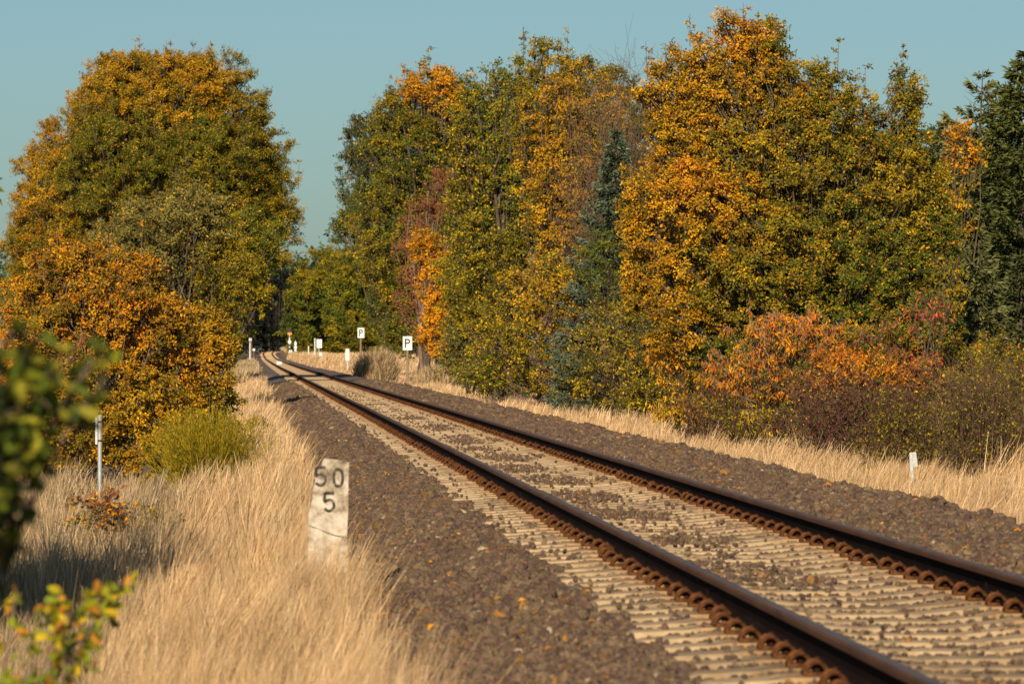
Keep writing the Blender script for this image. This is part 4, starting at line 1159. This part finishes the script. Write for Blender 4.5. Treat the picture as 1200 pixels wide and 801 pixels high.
def near_sapling(name, label, foot, sprigs, seed, pal, leafL, nl, group=None, trunk_top=None):
    """foot: (X, Z); sprigs: (px, py, Z, spread_px) tips of leafy shoots"""
    rng = np.random.default_rng(seed)
    X0, Zf = foot; zb = float(ground_z(X0, Zf)) - .03
    root = empty(name, (X0, Zf, zb)); tag(root, label, 'bush', group)
    gt, gl = Geo(), Geo(); off = np.array((X0, Zf, zb))
    for (px, py, Z, sp, cnt) in sprigs:
        tip = P3(px, py, Z) - off
        a = np.array((rng.normal(0, .03), rng.normal(0, .03), 0)); 
        mid = np.array((tip[0] * .15, tip[1] * .3, tip[2] * .75))
        t = np.linspace(0, 1, 12)[:, None]
        path = (1 - t) ** 2 * a + 2 * t * (1 - t) * mid + t * t * tip
        gt.tube(path, np.linspace(.009, .002, 12), 6, np.array((.16, .12, .09)))
        u = 1 - rng.random(cnt) ** 1.2 * .5
        q = np.stack([np.interp(u, t[:, 0], path[:, k]) for k in range(3)], 1)
        r = sp * Z / F
        e = q + rng.normal(0, 1, (cnt, 3)) * r * np.array((.8, .8, .7))
        gt.sticks(q, e, .0022, .0012, np.array((.16, .12, .09)))
        for j in range(nl):
            d = unit(rng.normal(0, 1, (cnt, 3)) + (0, 0, -.1)); nn = unit(rng.normal(0, .6, (cnt, 3)) + (-.1, -.4, .6))
            c = pal[rng.integers(0, len(pal), cnt)] * rng.uniform(.75, 1.3, (cnt, 1))
            lobed_leaves(gl, e - d * .004, d, nn, leafL * rng.uniform(.6, 1.15, cnt), c, rng)
    gt.build('stems', M['bark'], root); gl.build('foliage', M['leaf'], root)

NG = np.array([(.08, .11, .012), (.15, .165, .012), (.05, .075, .012), (.24, .22, .02), (.04, .06, .015)])
near_sapling('oak_bush', 'out of focus dark green oak shoots at the left edge', (-.72, 9.2),
             [(-20, 370, 9.2, 24, 40), (15, 385, 9.2, 20, 40), (45, 392, 9.3, 18, 34), (78, 402, 9.3, 15, 24), (110, 425, 9.4, 15, 26), (125, 440, 9.4, 12, 16), (100, 390, 9.4, 14, 14), (70, 435, 9.4, 17, 34), (40, 425, 9.3, 20, 44), (5, 430, 9.2, 26, 60),
              (95, 455, 9.4, 14, 22), (118, 408, 9.4, 12, 14), (50, 468, 9.3, 18, 34), (10, 480, 9.2, 24, 60), (128, 452, 9.5, 7, 7), (38, 505, 9.2, 16, 26), (0, 535, 9.1, 20, 44), (-15, 575, 9.0, 18, 30)], 91, NG, .042, 3)
NY = np.array([(.22, .24, .015), (.34, .31, .015), (.13, .17, .012), (.48, .33, .015), (.45, .20, .02), (.16, .19, .012)])
near_sapling('oak_seedling', 'yellow green oak sprig low in the left corner above the shaded grass', (-.68, 13.0),
             [(65, 700, 13.6, 14, 34), (95, 702, 13.7, 14, 34), (140, 690, 13.8, 13, 32), (148, 676, 13.8, 11, 26), (118, 700, 13.7, 13, 22), (20, 690, 13.6, 9, 8), (80, 718, 13.5, 11, 16), (10, 790, 12.5, 14, 14)], 92, NY, .044, 3)
plant('elder_shrub', 'tall shrub beyond the left edge shading the grass', 'bush', 30, -230,
      [(-135, 370, 110, 95, 'green', 0, .9), (-135, 220, 115, 100, 'green', 0, 1.2), (-165, 90, 80, 80, 'green', 0, .8), (-330, 350, 120, 110, 'green', 0, 1.), (-330, 170, 120, 120, 'green', 0, 1.2)],
      leaf=.09, cr=.22, nleaf=60, dens=1.8, trunk=.04, stems=4, seed=93, twig=.004)
plant('elder_shrub', 'second tall shrub added out of view past the left edge to widen the grass shade', 'bush', 34.5, -180,
      [(-105, 360, 75, 85, 'green', 0, .9), (-105, 230, 75, 90, 'green', 0, 1.1), (-240, 330, 100, 110, 'green', 0, 1.)],
      leaf=.09, cr=.22, nleaf=60, dens=1.8, trunk=.04, stems=4, seed=95, twig=.004)  # unseen shrub, added to stretch the shade over the grass
plant('elder_shrub', 'shrub beside the camera shading the out of focus oak shoots', 'bush', 6.3, -1220,
      [(-1130, -640, 430, 430, 'green', 0, .5), (-1350, -250, 500, 500, 'green', 0, .5)], leaf=.08, cr=.17, nleaf=34, dens=1.5, trunk=.03, stems=4, seed=94, twig=.004)

# fallen leaves on the stones
rng = np.random.default_rng(55)
n = 150
Z = rng.uniform(15, 80, n); X = np.where(rng.random(n) < .5, rng.uniform(.7, 1.9, n), rng.uniform(4.4, 5.5, n))
g = Geo(); p = np.c_[X, Z, bed_z(X, Z) + .035]
g.leaves(p, unit(rng.normal(0, 1, (n, 3)) * (1, 1, .25)), unit(rng.normal(0, .3, (n, 3)) + (0, -.3, 1)), rng.uniform(.03, .06, n), rng.uniform(.02, .035, n), PAL['orange'][rng.integers(0, 4, n)] * rng.uniform(.7, 1.2, (n, 1)))
tag(g.build('fallen_leaves', M['leaf']), 'orange fallen leaves scattered on the ballast', 'leaves', kind='stuff')
print('leaves', LEAFCOUNT[0], 'objects', len(bpy.data.objects))
